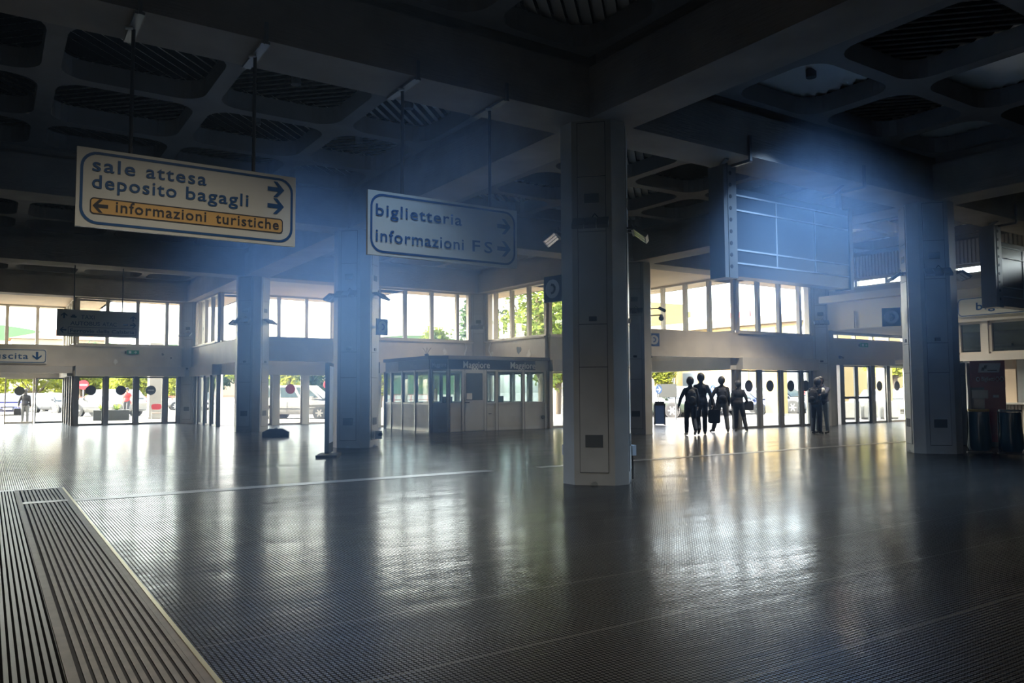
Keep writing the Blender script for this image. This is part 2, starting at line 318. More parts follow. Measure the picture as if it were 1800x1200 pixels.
def coffered_bay():
    pl = MB(); sl = MB(); E0 = BW; E = [E0, S / 4, S / 2, 3 * S / 4, S - E0]; rib = .13; zc, zt = 6.42, 6.74
    for a in range(4):
        for b in range(4):
            x0, x1, y0, y1 = E[a], E[a + 1], E[b], E[b + 1]
            ins = lambda v, edge: .16 if edge else rib
            h = rrect(x0 + ins(0, a == 0), x1 - ins(0, a == 3), y0 + ins(0, b == 0), y1 - ins(0, b == 3), .42, 5)
            mx_, my_ = (x0 + x1) / 2, (y0 + y1) / 2; o = []
            for px, py in h:                      # the point of the cell's own outline that faces this one
                k_ = min(((x1 - mx_) / abs(px - mx_)) if px != mx_ else 9, ((y1 - my_) / abs(py - my_)) if py != my_ else 9); o.append((mx_ + (px - mx_) * k_, my_ + (py - my_) * k_))
            n = len(h); vs = [(p, q, zc) for p, q in o] + [(p, q, zc) for p, q in h] + [(p, q, zt) for p, q in h]
            pl.add(vs, [(q, n + q, n + (q + 1) % n, (q + 1) % n) for q in range(n)] + [(n + q, 2 * n + q, 2 * n + (q + 1) % n, n + (q + 1) % n) for q in range(n)], 'coffer')
            for q in range(n):                    # square off the corners between neighbouring cells
                (pa, qa), (pb, qb) = o[q], o[(q + 1) % n]
                if abs(pa - pb) > 1e-6 and abs(qa - qb) > 1e-6: pl.add([(pa, qa, zc), (pb, qb, zc), (x0 if min(abs(pa - x0), abs(pb - x0)) < 1e-6 else x1, y0 if min(abs(qa - y0), abs(qb - y0)) < 1e-6 else y1, zc)], [(0, 1, 2)], 'coffer')
            cs = [(x0, y0), (x1, y0), (x1, y1), (x0, y1)]
            # slats run along alternate diagonals, each tilted a little
            ux, uy = (.7071, .7071) if (a + b) % 2 else (-.7071, .7071)
            ds = [p * ux + q * uy for p, q in cs]; d = min(ds); W_ = .185
            while d < max(ds):
                poly = cs
                for lo, sg in ((d, 1), (d + W_ - .012, -1)):
                    res = []
                    for q in range(len(poly)):
                        A, B = poly[q], poly[(q + 1) % len(poly)]; da = sg * (A[0] * ux + A[1] * uy - lo); db = sg * (B[0] * ux + B[1] * uy - lo)
                        if da >= 0: res.append(A)
                        if da * db < 0: k_ = da / (da - db); res.append((A[0] + (B[0] - A[0]) * k_, A[1] + (B[1] - A[1]) * k_))
                    poly = res
                    if len(poly) < 3: break
                if len(poly) >= 3: sl.add([(p, q, 6.75 + .11 * ((p * ux + q * uy - d) / W_)) for p, q in poly], [list(range(len(poly)))], 'slat_metal')
                d += W_
    return pl, sl
pl, sl = coffered_bay(); pm, sm = pl.mesh('coffer_ribs'), sl.mesh('slatted_panels')
BAYS = [(i, j) for i in (-2, -1) for j in (-1, 0, 1, 2)] + [(0, j) for j in (-1, 0, 1)] + [(1, j) for j in (-1, 0)]
for i, j in BAYS:
    for nm, me in (('coffer_ribs', pm), ('slatted_panels', sm)):
        o = bpy.data.objects.new(nm, me); COL.objects.link(o); o.parent = ceil; o.location = (X(i), Y(j), 0)
OH = 1.5
roofp = [(-13, -8.6), (X(2) + 8, -8.6), (X(2) + 8, Y(1) + OH), (X(1.5) + OH, Y(1) + OH), (X(1.5) + OH, Y(1.5) + OH), (X(1) + OH, Y(1.5) + OH), (X(1) + OH, Y(2) + OH), (X(.5) + OH, Y(2) + OH), (X(.5) + OH, Y(2.5) + OH), (X(0) + OH, Y(2.5) + OH), (X(0) + OH, Y(3) + OH), (X(-.5) + OH, Y(3) + OH), (X(-.5) + OH, Y(3.5) + OH), (-13, Y(3.5) + OH)]
mb = MB(); mb.prism(roofp, 7.0, 7.3, 'void'); mb.build('roof_slab', ceil)
# soffits over the glazed corner annexes and under the eaves
def soffit(x0, x1, y0, y1): MB().box(x0, x1, y0, y1, 5.5, 5.62, 'soffit').build('soffit', ceil)
for i, j in ((-1, 3), (0, 2), (1, 1)):
    soffit(X(i) + (BW if i > -1 else -9), X(i + .5), Y(j) + BW, Y(j + .5))
for q in range(len(HALF_WALLS)):
    ax, f, a0, a1, _p = HALF_WALLS[q]
    if ax == 'x': MB().box(a0 + (OH if a0 > X(-1) + .1 and False else 0), a1 + OH, f + .06, f + OH, 5.5, 5.63, 'soffit').build('eave', ceil)
    else: MB().box(f + .06, f + OH, a0, a1, 5.5, 5.63, 'soffit').build('eave', ceil)
for q in range(len(HALF_WALLS)):
    ax, f, a0, a1, _p = HALF_WALLS[q]
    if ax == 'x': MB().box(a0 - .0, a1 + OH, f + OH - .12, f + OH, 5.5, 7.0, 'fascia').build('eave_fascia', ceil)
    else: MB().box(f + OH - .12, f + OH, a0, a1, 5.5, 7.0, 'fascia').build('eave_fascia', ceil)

# added spots in the coffers: blue for the glare banks, warm as fill light
def downlight(x, y, power, cone, tone=''):
    m = MB(); m.tube((x, y, 6.66), (x, y, 6.8), .085, 'lamp_body', n=18); m.tube((x, y, 6.655), (x, y, 6.662), .07, 'vent_dark', n=18); d = m.build('downlight', ceil)
    l = bpy.data.lights.new('downlight_beam', 'SPOT'); l.energy = power; l.color = (1.0, .92, .78) if tone else (.40, .64, 1.0); l.spot_size = R(cone); l.spot_blend = 1.0; l.shadow_soft_size = .07
    o = bpy.data.objects.new('downlight_beam', l); COL.objects.link(o); o.location = (x, y, 6.62)
for dl in FILL_SPOTS: downlight(*dl)

# ------------------------------------------------------------------ outer walls, glazing, doors
cnt = {'window': 0, 'door': 0, 'trim': 3}
def nxt(k): cnt[k] += 1; return f'{k}_{cnt[k]}'
def wb(m, ax, f, a0, a1, n0, n1, z0, z1, k):   # n: metres into the room
    if ax == 'x': m.box(a0, a1, f - n1, f - n0, z0, z1, k)
    else: m.box(f - n1, f - n0, a0, a1, z0, z1, k)
def window(ax, f, posts, z0, z1, fw_=.07, k='aluminium', gk='pane', n=0.):
    e = sempty(nxt('window')); m = MB()
    a0, a1 = posts[0], posts[-1]
    wb(m, ax, f, a0, a1, n - .05, n + .07, z0, z0 + .07, k); wb(m, ax, f, a0, a1, n - .05, n + .07, z1 - .07, z1, k)
    for p in posts: wb(m, ax, f, p - fw_, p + fw_, n - .06, n + .09, z0 + .06, z1 - .06, k)
    m.build('window_frame', e)
    for p, q in zip(posts, posts[1:]):
        g = MB(); wb(g, ax, f, p + fw_, q - fw_, n - .005, n + .005, z0 + .06, z1 - .06, gk); g.build('pane', e)
def disc_on(ax, f, a, z, r, k, n, e, name='sticker', th=.006):
    m = MB(); c = 20; pts = [(r * math.cos(2 * math.pi * i / c), r * math.sin(2 * math.pi * i / c)) for i in range(c)]
    if ax == 'x': T = Matrix.Translation((a, f - n, z)) @ Matrix.Rotation(R(90), 4, 'X')
    else: T = Matrix.Translation((f - n, a, z)) @ Matrix.Rotation(R(-90), 4, 'Y')
    m.prism(pts, -th, th, k, T=T); return m.build(name, e)
def door(ax, f, a0, a1, z1, k='dark_frame', rail=None, sticker=None, n=0., fw_=.05, sz=1.5):
    e = sempty(nxt('door')); m = MB()
    wb(m, ax, f, a0, a0 + fw_, n - .03, n + .03, .0, z1, k); wb(m, ax, f, a1 - fw_, a1, n - .03, n + .03, .0, z1, k)
    wb(m, ax, f, a0 + fw_, a1 - fw_, n - .03, n + .03, 0, .08, k); wb(m, ax, f, a0 + fw_, a1 - fw_, n - .03, n + .03, z1 - .06, z1, k)
    if rail: wb(m, ax, f, a0 + fw_, a1 - fw_, n - .03, n + .03, rail - .05, rail + .05, k)
    m.build('door_frame', e); g = MB(); wb(g, ax, f, a0 + fw_, a1 - fw_, n - .005, n + .005, .07, z1 - .05, 'pane'); g.build('pane', e)
    if sticker:
        s_ = disc_on(ax, f, (a0 + a1) / 2, sz, .21, sticker[0], n + .012, e)
        if len(sticker) > 1:
            b = MB(); wb(b, ax, f, (a0 + a1) / 2 - .13, (a0 + a1) / 2 + .13, n + .02, n + .026, sz - .03, sz + .03, sticker[1]); b.build('bar', s_)
    return e
WALLN = ['north_west', 'annex_north_west', 'annex_west_side', 'west_return', 'annex_middle', 'annex_middle_side', 'north', 'north_return', 'annex_east', 'annex_east_side', 'north_east']
DOORS = {0: 'full', 1: 'open', 2: 'full', 3: 'full', 4: 'light', 5: 'full', 6: 'glass', 7: 'glass', 8: 'full8', 9: 'open9', 10: 'full'}
for q, (ax, f, a0, a1, solid) in enumerate(HALF_WALLS):
    m = MB(); e1 = a1 - .62 if solid else a1
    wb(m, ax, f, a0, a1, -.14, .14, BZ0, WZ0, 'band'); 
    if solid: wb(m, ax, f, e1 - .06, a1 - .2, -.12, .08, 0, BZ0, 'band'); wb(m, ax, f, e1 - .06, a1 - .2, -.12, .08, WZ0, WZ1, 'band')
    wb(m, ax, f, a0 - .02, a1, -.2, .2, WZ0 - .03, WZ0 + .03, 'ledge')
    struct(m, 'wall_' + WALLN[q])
    m = MB(); wb(m, ax, f, a0 + .02, a1 - .3 if solid else a1, -.12, .28, HZ0, BZ0 - .004, 'header'); struct(m, nxt('trim'))
    posts = [a0 + .06, a0 + 1.2, a0 + 2.4, a0 + 3.6] + ([e1] if solid else [a1 - .06])
    window(ax, f, posts, WZ0 + .03, WZ1)
    d = DOORS[q]
    if d in ('full', 'full8', 'glass'):
        m = MB()
        for p in posts: wb(m, ax, f, p - .075, p + .075, -.07, .1, 0, HZ0, 'dark_frame' if d == 'full' else 'aluminium')
        struct(m, nxt('trim'))
        for z, (p, r_) in enumerate(zip(posts, posts[1:])):
            st = None
            if q in (0, 10): st = [('sign_black',), ('sign_black',), ('vent_dark', 'disc_paint'), None][z] if q == 0 else ('sign_black',)
            door(ax, f, p + .08, r_ - .08, HZ0 - .01, 'dark_frame' if d == 'full' else 'aluminium', sticker=st, sz=1.5 if q == 0 else 1.53)
    elif d == 'light':
        m = MB(); wb(m, ax, f, a0, a1, -.1, .1, 2.3, BZ0, 'ledge')
        for p in (a0 + 1.0, a0 + 2.3, a0 + 3.58): wb(m, ax, f, p - .13, p + .13, -.07, .1, 0, 2.3, 'aluminium')
        struct(m, nxt('trim'))
        door(ax, f, a0 + 1.14, a0 + 2.16, 2.24, 'aluminium', rail=.78, fw_=.09); door(ax, f, a0 + 2.44, a0 + 3.44, 2.24, 'aluminium', sticker=('sign_red',), sz=1.52); door(ax, f, a0 + 3.72, a1 - .05, 2.24, 'aluminium', rail=.78)
    elif d == 'open':
        for p in (a1 - 1.25, a1 - 2.45): pass
        door(ax, f, a1 - 2.4, a1 - 1.25, HZ0, 'aluminium', sticker=('vent_dark',), sz=1.5); door(ax, f, a1 - 1.2, a1 - .05, HZ0, 'dark_frame')
    elif d == 'open9':
        m = MB(); wb(m, ax, f, a0, a0 + .16, -.07, .1, 0, HZ0, 'dark_frame'); wb(m, ax, f, a1 - .16, a1, -.07, .1, 0, HZ0, 'dark_frame'); struct(m, nxt('trim'))
# solid bands that bridge the annex openings on the column lines
def bridge(name, ax, f, a0, a1):
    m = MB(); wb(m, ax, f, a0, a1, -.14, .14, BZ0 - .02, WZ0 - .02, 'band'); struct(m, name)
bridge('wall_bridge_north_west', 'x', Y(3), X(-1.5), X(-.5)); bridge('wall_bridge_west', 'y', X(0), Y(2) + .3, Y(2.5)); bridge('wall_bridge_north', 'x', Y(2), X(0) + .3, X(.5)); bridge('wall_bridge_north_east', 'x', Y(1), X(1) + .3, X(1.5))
m = MB(); wb(m, 'x', Y(3), X(-1.5), X(-.5) - .1, -.12, .25, HZ0 + .12, BZ0 - .03, 'header'); struct(m, nxt('trim'))
m = MB(); wb(m, 'x', Y(3.5), -11.6, X(-1), -.1, .1, 0, 7, 'grey_wall'); wb(m, 'x', Y(3), -11.6, X(-1.5), -.1, .1, 0, 7, 'grey_wall'); struct(m, 'wall_far_west')
# hidden sides of the hall
m = MB(); m.box(-11.8, -11.5, -8, Y(3.5), 0, 7, 'dark_wall'); struct(m, 'wall_west')
m = MB(); m.box(-11.8, 34, -8.2, -8, 1.9, 7, 'dark_wall'); m.box(-11.8, -4, -8.2, -8, 0, 2.4, 'dark_wall'); m.box(-1, 34, -8.2, -8, 0, 2.4, 'dark_wall'); m.box(-12, 34, -22, -8.2, 3.4, 3.6, 'dark_wall')  # the last slab is an unseen cover added to dim light at the opening
struct(m, 'wall_south')

# the east side: closed wall above, a lower hall with doors beyond it
EX = X(2)
m = MB(); wb(m, 'y', EX, -8, Y(1), -.16, .16, 3.65, 4.95, 'white_wall'); wb(m, 'y', EX, -8, Y(1), -.2, .06, 4.95, 5.16, 'grey_wall'); wb(m, 'y', EX, -8, Y(1) - .4, .16, .5, 4.68, 4.94, 'ledge')
wb(m, 'y', EX, 13.84, 13.94, -.1, .165, 3.65, 4.68, 'ledge'); struct(m, 'wall_east')
m = MB()
q = -2.0
while q < Y(1) - .5:
    wb(m, 'y', EX, q, q + .075, BW - .01, BW + .035, 5.50, 6.26, 'corrugated'); q += .125
struct(m, 'trim_corrugated_fascia')
window('y', EX, [Y(1) - .5 - 1.21 * k_ for k_ in range(16)][::-1], 5.16, 5.49, fw_=.05)
for y_ in (15.3, 17.4):
    m = MB(); m.tube((EX - .2, y_, 3.66), (EX - .2, y_, 4.3), .018, 'metal_grey'); struct(m, nxt('trim'))
# lower hall beyond
m = MB(); wb(m, 'x', Y(1), EX + .4, 33.6, -.12, .12, 2.36, 3.36, 'grey_wall'); wb(m, 'x', Y(1), EX + .3, EX + .95, -.12, .1, 0, 2.36, 'grey_wall'); wb(m, 'x', Y(1), EX + .4, 33.6, -.12, .12, 3.62, 5.0, 'grey_wall'); struct(m, 'wall_lower_hall_north')
m = MB(); m.box(EX + .2, 33.6, -8, Y(1) - .1, 3.68, 3.8, 'grey_wall'); struct(m, 'ceiling_lower_hall')
m = MB(); m.box(33.5, 33.7, -8, Y(1), 0, 5, 'grey_wall'); struct(m, 'wall_lower_hall_east')
window('x', Y(1), [27.7, 28.15, 29.35, 30.55, 31.75, 32.9], 3.36, 3.63, fw_=.03)
m = MB()
for p in (28.35, 30.5, 31.6, 33.1): wb(m, 'x', Y(1), p - .13, p + .13, -.07, .1, 0, 2.36, 'dark_frame')
wb(m, 'x', Y(1), 28.2, 33.2, -.08, .11, 2.36, 2.44, 'dark_frame'); struct(m, nxt('trim'))
door('x', Y(1), 28.5, 29.42, 2.35, 'dark_frame', rail=1.05, fw_=.11); door('x', Y(1), 29.44, 30.36, 2.35, 'dark_frame', rail=1.05, fw_=.11)
door('x', Y(1), 30.64, 31.47, 2.35, 'aluminium', sticker=('vent_dark',), sz=1.52); door('x', Y(1), 31.74, 32.96, 2.35, 'aluminium', sticker=('sign_black',), sz=1.52)
# ticket office front, right of the big column
m = MB(); wb(m, 'y', EX, 9.0, 13.9, -.15, .2, 3.58, 3.66, 'ledge'); wb(m, 'y', EX, -8, 13.9, -.15, .22, 2.3, 2.52, 'ledge'); wb(m, 'y', EX, 13.7, 13.95, -.12, .12, 0, 3.6, 'ledge')
wb(m, 'y', EX, 12.74, 12.92, -.1, .14, 2.5, 3.6, 'ledge'); wb(m, 'y', EX, 5, 11.2, -.1, .1, 1.0, 2.3, 'dark_wall'); struct(m, 'wall_ticket_office')
window('y', EX, [5.0, 7.6, 8.9, 10.2, 11.5, 12.7], 2.52, 3.58, fw_=.05, k='aluminium', gk='tinted_pane'); window('y', EX, [12.95, 13.68], 2.52, 3.58, fw_=.05, gk='tinted_pane')
m = MB(); wb(m, 'y', EX, 12.0, 12.75, -.03, .05, .92, 2.3, 'soffit'); struct(m, nxt('trim'))
m = MB(); m.box(EX + 3.4, EX + 3.6, 2, 18, 2.4, 2.55, 'ledge'); struct(m, nxt('trim'))
window('y', EX + 6.2, [3, 5.0, 7.0, 9.0, 11.0, 13.0, 15.0, 17.0], 2.55, 3.0, fw_=.12)
for y0_, y1_, z_ in ((13.0, 14.2, 2.86), (11.5, 12.4, 3.0), (12.4, 13.1, 2.72)):
    m = MB(); m.box(EX + 2.0, EX + 2.1, y0_, y1_, z_, z_ + .07, 'ledge'); struct(m, nxt('trim'))  # pale bars shaped after window reflections in the office glass
t = thing('ticket_counter', 'long pale ribbed ticket counter below the office windows at the east wall', 'counter', (EX - .45, 9.5, 0))
m = MB(); m.box(-.02, .3, -4, 3.2, .06, .9, 'ledge')
q = -4.0
while q < 3.15: m.box(-.05, -.02, q, q + .05, .08, .88, 'ledge'); q += .1
m.build('ribbed_front', t); MB().box(-.12, .4, -4.05, 3.25, .9, .95, 'sign_white').build('counter_top', t); MB().box(-.06, .3, -4, 3.2, 0, .07, 'aluminium').build('kick_plate', t)

# ------------------------------------------------------------------ scattering volume standing in for lens glare
GLARE_BANKS = [((6, 22, 1.4), (14, 13, 2.6), .0055), ((5.3, 14.0, 2.7), (3.0, 3.6, 1.5), .12), ((5.5, 8.1, 3.2), (1.6, 1.3, 1.0), .16), ((10.7, 7.8, 3.3), (2.1, 2.0, 1.25), .17)]
hm = bpy.data.materials.new('glare_haze'); hm.use_nodes = True; t_ = hm.node_tree; t_.nodes.clear(); HL = t_.links
ho = t_.nodes.new('ShaderNodeOutputMaterial'); vsn = t_.nodes.new('ShaderNodeVolumeScatter')
vsn.inputs['Color'].default_value = (.42, .64, 1.0, 1); vsn.inputs['Anisotropy'].default_value = .35
hg = t_.nodes.new('ShaderNodeNewGeometry')
def hmath(op, x, y=0.0, z=0.0):
    n = t_.nodes.new('ShaderNodeMath'); n.operation = op
    for k_, v in enumerate((x, y, z)):
        if isinstance(v, (int, float)): n.inputs[k_].default_value = v
        else: HL.new(v, n.inputs[k_])
    return n.outputs[0]
# thicker banks, drawn out in slanting streaks, shape the glow of the glare
mp_ = t_.nodes.new('ShaderNodeMapping'); mp_.inputs['Rotation'].default_value = (R(0), R(38), R(33)); mp_.inputs['Scale'].default_value = (.07, .3, .42)
nz = t_.nodes.new('ShaderNodeTexNoise'); nz.inputs['Scale'].default_value = 1.0; nz.inputs['Detail'].default_value = 1.0
HL.new(hg.outputs['Position'], mp_.inputs[0]); HL.new(mp_.outputs[0], nz.inputs[0])
dens = 0.0005
for c_, r_, k_ in GLARE_BANKS:
    sb = t_.nodes.new('ShaderNodeVectorMath'); sb.operation = 'SUBTRACT'; sb.inputs[1].default_value = c_; HL.new(hg.outputs['Position'], sb.inputs[0])
    dv = t_.nodes.new('ShaderNodeVectorMath'); dv.operation = 'DIVIDE'; dv.inputs[1].default_value = r_; HL.new(sb.outputs[0], dv.inputs[0])
    ln = t_.nodes.new('ShaderNodeVectorMath'); ln.operation = 'DOT_PRODUCT'; HL.new(dv.outputs[0], ln.inputs[0]); HL.new(dv.outputs[0], ln.inputs[1])
    dens = hmath('MULTIPLY_ADD', hmath('EXPONENT', hmath('MULTIPLY', ln.outputs['Value'], -1.0)), k_, dens)
st_ = hmath('MULTIPLY_ADD', nz.outputs[0], 1.6, .2)
hz = t_.nodes.new('ShaderNodeSeparateXYZ'); HL.new(hg.outputs['Position'], hz.inputs[0])
fade = t_.nodes.new('ShaderNodeMapRange'); fade.interpolation_type = 'SMOOTHSTEP'; fade.inputs[1].default_value = 6.1; fade.inputs[2].default_value = 4.0; HL.new(hz.outputs[2], fade.inputs[0])   # faded upwards to hide the cone tips under the added spots
HL.new(hmath('MULTIPLY', hmath('MULTIPLY', dens, st_), fade.outputs[0]), vsn.inputs['Density'])
HL.new(vsn.outputs[0], ho.inputs['Volume']); MT['glare_haze'] = hm
mb = MB(); mb.prism([(-11.4, -7.9), (EX - .6, -7.9), (EX - .6, Y(1) - .35), (X(1) + .1, Y(1) - .35), (X(1) + .1, Y(2) - .35), (X(0) + .1, Y(2) - .35), (X(0) + .1, Y(3) - .35), (-11.4, Y(3) - .35)], .02, 6.4, 'glare_haze')
GLARE_HAZE = mb.build('glare_haze', kind='stuff'); GLARE_HAZE['label'] = 'thin pale blue veil added for lens glare under the coffered ceiling'; GLARE_HAZE['category'] = 'glare_haze'

# ------------------------------------------------------------------ columns
CA, CB = .136, .56
OCT = [(CA, CB), (CB, CA), (CB, -CA), (CA, -CB), (-CA, -CB), (-CB, -CA), (-CB, CA), (-CA, CB)]
FD = (CA + CB) / math.sqrt(2)               # distance of a diagonal face from the axis
def face_T(sx, sy):                          # local frame of a diagonal face: +x along it, +z up, -y outwards
    return Matrix.Rotation(math.atan2(sy, sx) + R(90), 4, 'Z') @ Matrix.Translation((0, -FD, 0))
def make_column(discs):
    t = thing('column', '', 'column', kind='thing')
    m = MB(); m.prism(OCT, 0, ZB, 'column_paint'); m.build('shaft', t)
    for sx, sy in ((-1, -1), (-1, 1), (1, -1)):
        T = face_T(sx, sy); m = MB(); m.box(-.215, .215, -.004, .002, .18, 5.46, 'seam', T); m.build('seam', t)
        for z0, z1 in ((.19, 1.74), (1.75, 2.38), (2.39, 3.78), (3.79, 4.62), (4.63, 5.45)):
            m = MB(); m.box(-.207, .207, -.012, .002, z0, z1, 'column_panel', T); p = m.build('access_panel', t)
            if z0 == .19:
                m = MB(); m.box(-.13, .13, -.02, -.01, .56, .74, 'vent_dark', T); m.build('vent', p)
            if z0 == 3.79:
                m = MB(); m.box(-.11, .11, -.02, -.01, 4.22, 4.36, 'vent_dark', T); m.build('vent', p)
            if z0 == 2.39 and discs:
                for zz, r_ in ((3.66, .055), (3.36, .03), (3.06, .055)):
                    m = MB(); pts = [(r_ * math.cos(a * .393), r_ * math.sin(a * .393)) for a in range(16)]
                    m.prism(pts, .01, .018, 'disc_paint', T @ Matrix.Rotation(R(90), 4, 'X')); m.build('disc', p)
                m = MB(); m.box(-.055, .06, -.03, -.01, 2.43, 2.5, 'black', T); m.build('small_grille', p)
    return t
columns = {}
LC = {(0, 0): 'octagonal panelled column standing nearest in the middle of the hall', (0, 1): 'bluish octagonal column just behind the tall narrow totem', (0, 2): 'octagonal column behind the black sign base, before the north glazing',
      (1, 0): 'octagonal column beside the red ticket machine and waste bags', (1, 1): 'shaded column with two security cameras, half hidden behind the nearest column',
      (0, 3): 'corner column in the glazed wall left, above the dark chair outside', (1, 2): 'sunlit corner column rising behind the corner of the car hire kiosk', (2, 1): 'pale corner column behind the embracing couple'}
c0 = make_column(True)
for n_, (i, j) in enumerate(LC):
    c = c0 if n_ == 0 else copytree(c0); c['label'] = LC[(i, j)]; c['group'] = 'octagonal hall columns'; c.location = (X(i), Y(j), 0); columns[(i, j)] = c
# floodlight banks clamped to the columns
def make_bank():
    t = thing('floodlight', '', 'floodlight')
    m = MB(); m.box(-.26, .26, -.1, -.07, -.03, .03, 'lamp_body'); m.box(-.02, .02, -.08, 0, -.02, .02, 'lamp_body'); m.box(-.2, -.17, -.1, 0, .0, .03, 'lamp_body'); m.box(.17, .2, -.1, 0, .0, .03, 'lamp_body'); m.build('bracket', t)
    T = Matrix.Translation((0, -.1, .0)) @ Matrix.Rotation(R(38), 4, 'X')
    for k_ in (-1, 0, 1):
        m = MB(); m.box(k_ * .185 - .085, k_ * .185 + .085, -.24, 0, -.01, .05, 'lamp_body', T); h = m.build('lamp_head', t)
        m = MB(); m.box(k_ * .185 - .07, k_ * .185 + .07, -.22, -.02, -.016, -.009, 'lamp_glass', T); m.build('lamp_glass', h)
    m = MB(); m.path([(.0, -.06, .03), (.05, -.07, .11), (.12, -.06, .03)], .008, 'black'); m.build('cable', t)
    return t
bank0 = make_bank(); first = True
BL = [((0, 0), -1, -1, 3.93, 'three-lamp floodlight bracket on the front of the nearest column'), ((0, 0), -1, 1, 3.86, 'floodlight with bright glass jutting from the left side of the nearest column'), ((0, 0), 1, -1, 3.86, 'floodlight jutting from the right side of the nearest column'),
      ((0, 1), -1, -1, 3.88, 'floodlight bracket on the front of the column behind the totem'), ((0, 1), -1, 1, 3.88, 'floodlight jutting left from the column behind the totem'), ((0, 1), 1, -1, 3.88, 'floodlight jutting right from the column behind the totem'),
      ((0, 2), -1, -1, 3.95, 'floodlight on the front of the column behind the black sign base'), ((0, 2), -1, 1, 3.95, 'floodlight jutting left from the column behind the black sign base'), ((0, 2), 1, -1, 3.95, 'floodlight jutting right from the column behind the black sign base'),
      ((1, 0), -1, -1, 3.96, 'three-lamp floodlight bracket on the front of the column beside the ticket machine'), ((1, 0), -1, 1, 3.96, 'floodlight jutting left from the column beside the ticket machine'), ((1, 0), 1, -1, 3.96, 'floodlight jutting right from the column beside the ticket machine'),
      ((0, 3), -1, -1, 4.05, 'floodlight on the corner column in the left glazed wall'), ((1, 2), -1, -1, 4.1, 'bright floodlight on the sunlit corner column above the kiosk'), ((2, 1), -1, -1, 4.0, 'white floodlight on the corner column above the couple'), ((1, 1), -1, -1, 3.96, 'dark floodlight bracket on the shaded column behind the nearest one')]
for nd, sx, sy, z, lb in BL:
    b = bank0 if first else copytree(bank0); first = False; b['label'] = lb; b['group'] = 'floodlights on the columns'
    a = math.atan2(sy, sx); d = FD + .012; b.location = (X(nd[0]) + math.cos(a) * d, Y(nd[1]) + math.sin(a) * d, z); b.rotation_euler = (0, 0, a + R(90))

# ------------------------------------------------------------------ hanging direction signs
SY = Y(0) - .03
def sign_body(t, w_, h_, y=0.0, frame='sign_blue', rad=.17, margin=.035, th=.022):
    MB().box(0, w_, y, y + .05, 0, h_, 'sign_white').build('board', t)
    m = MB(); ring(m, rrect(margin, w_ - margin, margin, h_ - margin, rad), rrect(margin + th * 1.3, w_ - margin - th * 1.3, margin + th * 1.3, h_ - margin - th * 1.3, rad - th), y - .004, frame); m.build('border', t)
def rods(t, xs, h_, z_top, r=.022, clamp=True):
    for x_ in xs:
        m = MB(); m.tube((x_, .025, h_), (x_, .025, z_top), r, 'rod'); p = m.build('hanging_rod', t)
        if clamp:
            m = MB(); m.box(x_ - .05, x_ + .05, -.42, .42, z_top - .05, z_top - .02, 'metal_grey'); m.box(x_ - .02, x_ + .02, -.45, -.42, z_top - .06, z_top + .2, 'metal_grey'); m.tube((x_ - .1, -.05, z_top - .08), (x_ - .02, -.05, z_top - .06), .02, 'lamp_glass'); m.build('clamp', p)
t = thing('hanging_sign', 'large hanging sign reading sale attesa and deposito bagagli, with an orange strip', 'sign', (.72, SY, 3.17), group='hanging direction signs')
sign_body(t, 2.37, .86); o_ = .72; zz = 3.17
text('sale', .15, .615, .42, 'sign_blue', parent=t, y=-.005, cap=.15, space=1.15); text('attesa', .68, .615, .64, 'sign_blue', parent=t, y=-.005, cap=.15, space=1.15)
text('deposito', .15, .43, .85, 'sign_blue', parent=t, y=-.005, cap=.15, space=1.12); text('bagagli', 1.10, .43, .70, 'sign_blue', parent=t, y=-.005, cap=.15, space=1.12)
m = MB(); arrow(m, 2.125, .68, .2, 0, -.006, 'sign_blue'); m.build('arrow', t); m = MB(); arrow(m, 2.125, .475, .2, 0, -.006, 'sign_blue'); m.build('arrow', t)
m = MB(); flat(m, rrect(.135, 2.215, .145, .325, .04), -.003, 'sign_orange'); st = m.build('strip', t, label='orange strip reading informazioni turistiche')
m = MB(); ring(m, rrect(.135, 2.215, .145, .325, .04), rrect(.147, 2.203, .157, .313, .032), -.005, 'sign_black'); m.build('border', st)
m = MB(); arrow(m, .235, .237, .15, 180, -.006, 'sign_black'); m.build('arrow', st)
text('informazioni', .385, .19, .94, 'sign_black', parent=st, y=-.005, cap=.125, bold=.012, space=1.12); text('turistiche', 1.43, .19, .735, 'sign_black', parent=st, y=-.005, cap=.125, bold=.012, space=1.12)
rods(t, (.52, 1.86), .86, ZB - 3.17)
t = thing('hanging_sign', 'hanging sign reading biglietteria and informazioni FS, above the totem', 'sign', (4.04, SY, 3.17), group='hanging direction signs')
sign_body(t, 2.33, .85)
text('biglietteria', .11, .525, 1.29, 'sign_blue', parent=t, y=-.005, cap=.16, bold=.012, space=1.12); text('informazioni', .11, .185, 1.32, 'sign_blue', parent=t, y=-.005, cap=.165, bold=.012, space=1.1); text('FS', 1.57, .185, .33, 'sign_blue', parent=t, y=-.005, cap=.165, bold=.012, space=1.35)
for z_ in (.59, .265): m = MB(); arrow(m, 2.1, z_, .23, 0, -.006, 'sign_blue'); m.build('arrow', t)
rods(t, (.5, 1.88), .85, ZB - 3.17)
t = thing('hanging_sign', 'smaller distant hanging sign reading TAXI and AUTOBUS ATAC over the left exit', 'sign', (1.76, Y(2), 3.2), group='hanging direction signs')
MB().box(0, 2.38, 0, .05, 0, .86, 'sign_pale').build('board', t)
text('TAXI', .68, .57, .38, 'sign_blue', parent=t, y=-.005, cap=.13, space=1.15); text('AUTOBUS', .38, .36, .84, 'sign_blue', parent=t, y=-.005, cap=.13); text('ATAC', 1.29, .36, .42, 'sign_blue', parent=t, y=-.005, cap=.13)
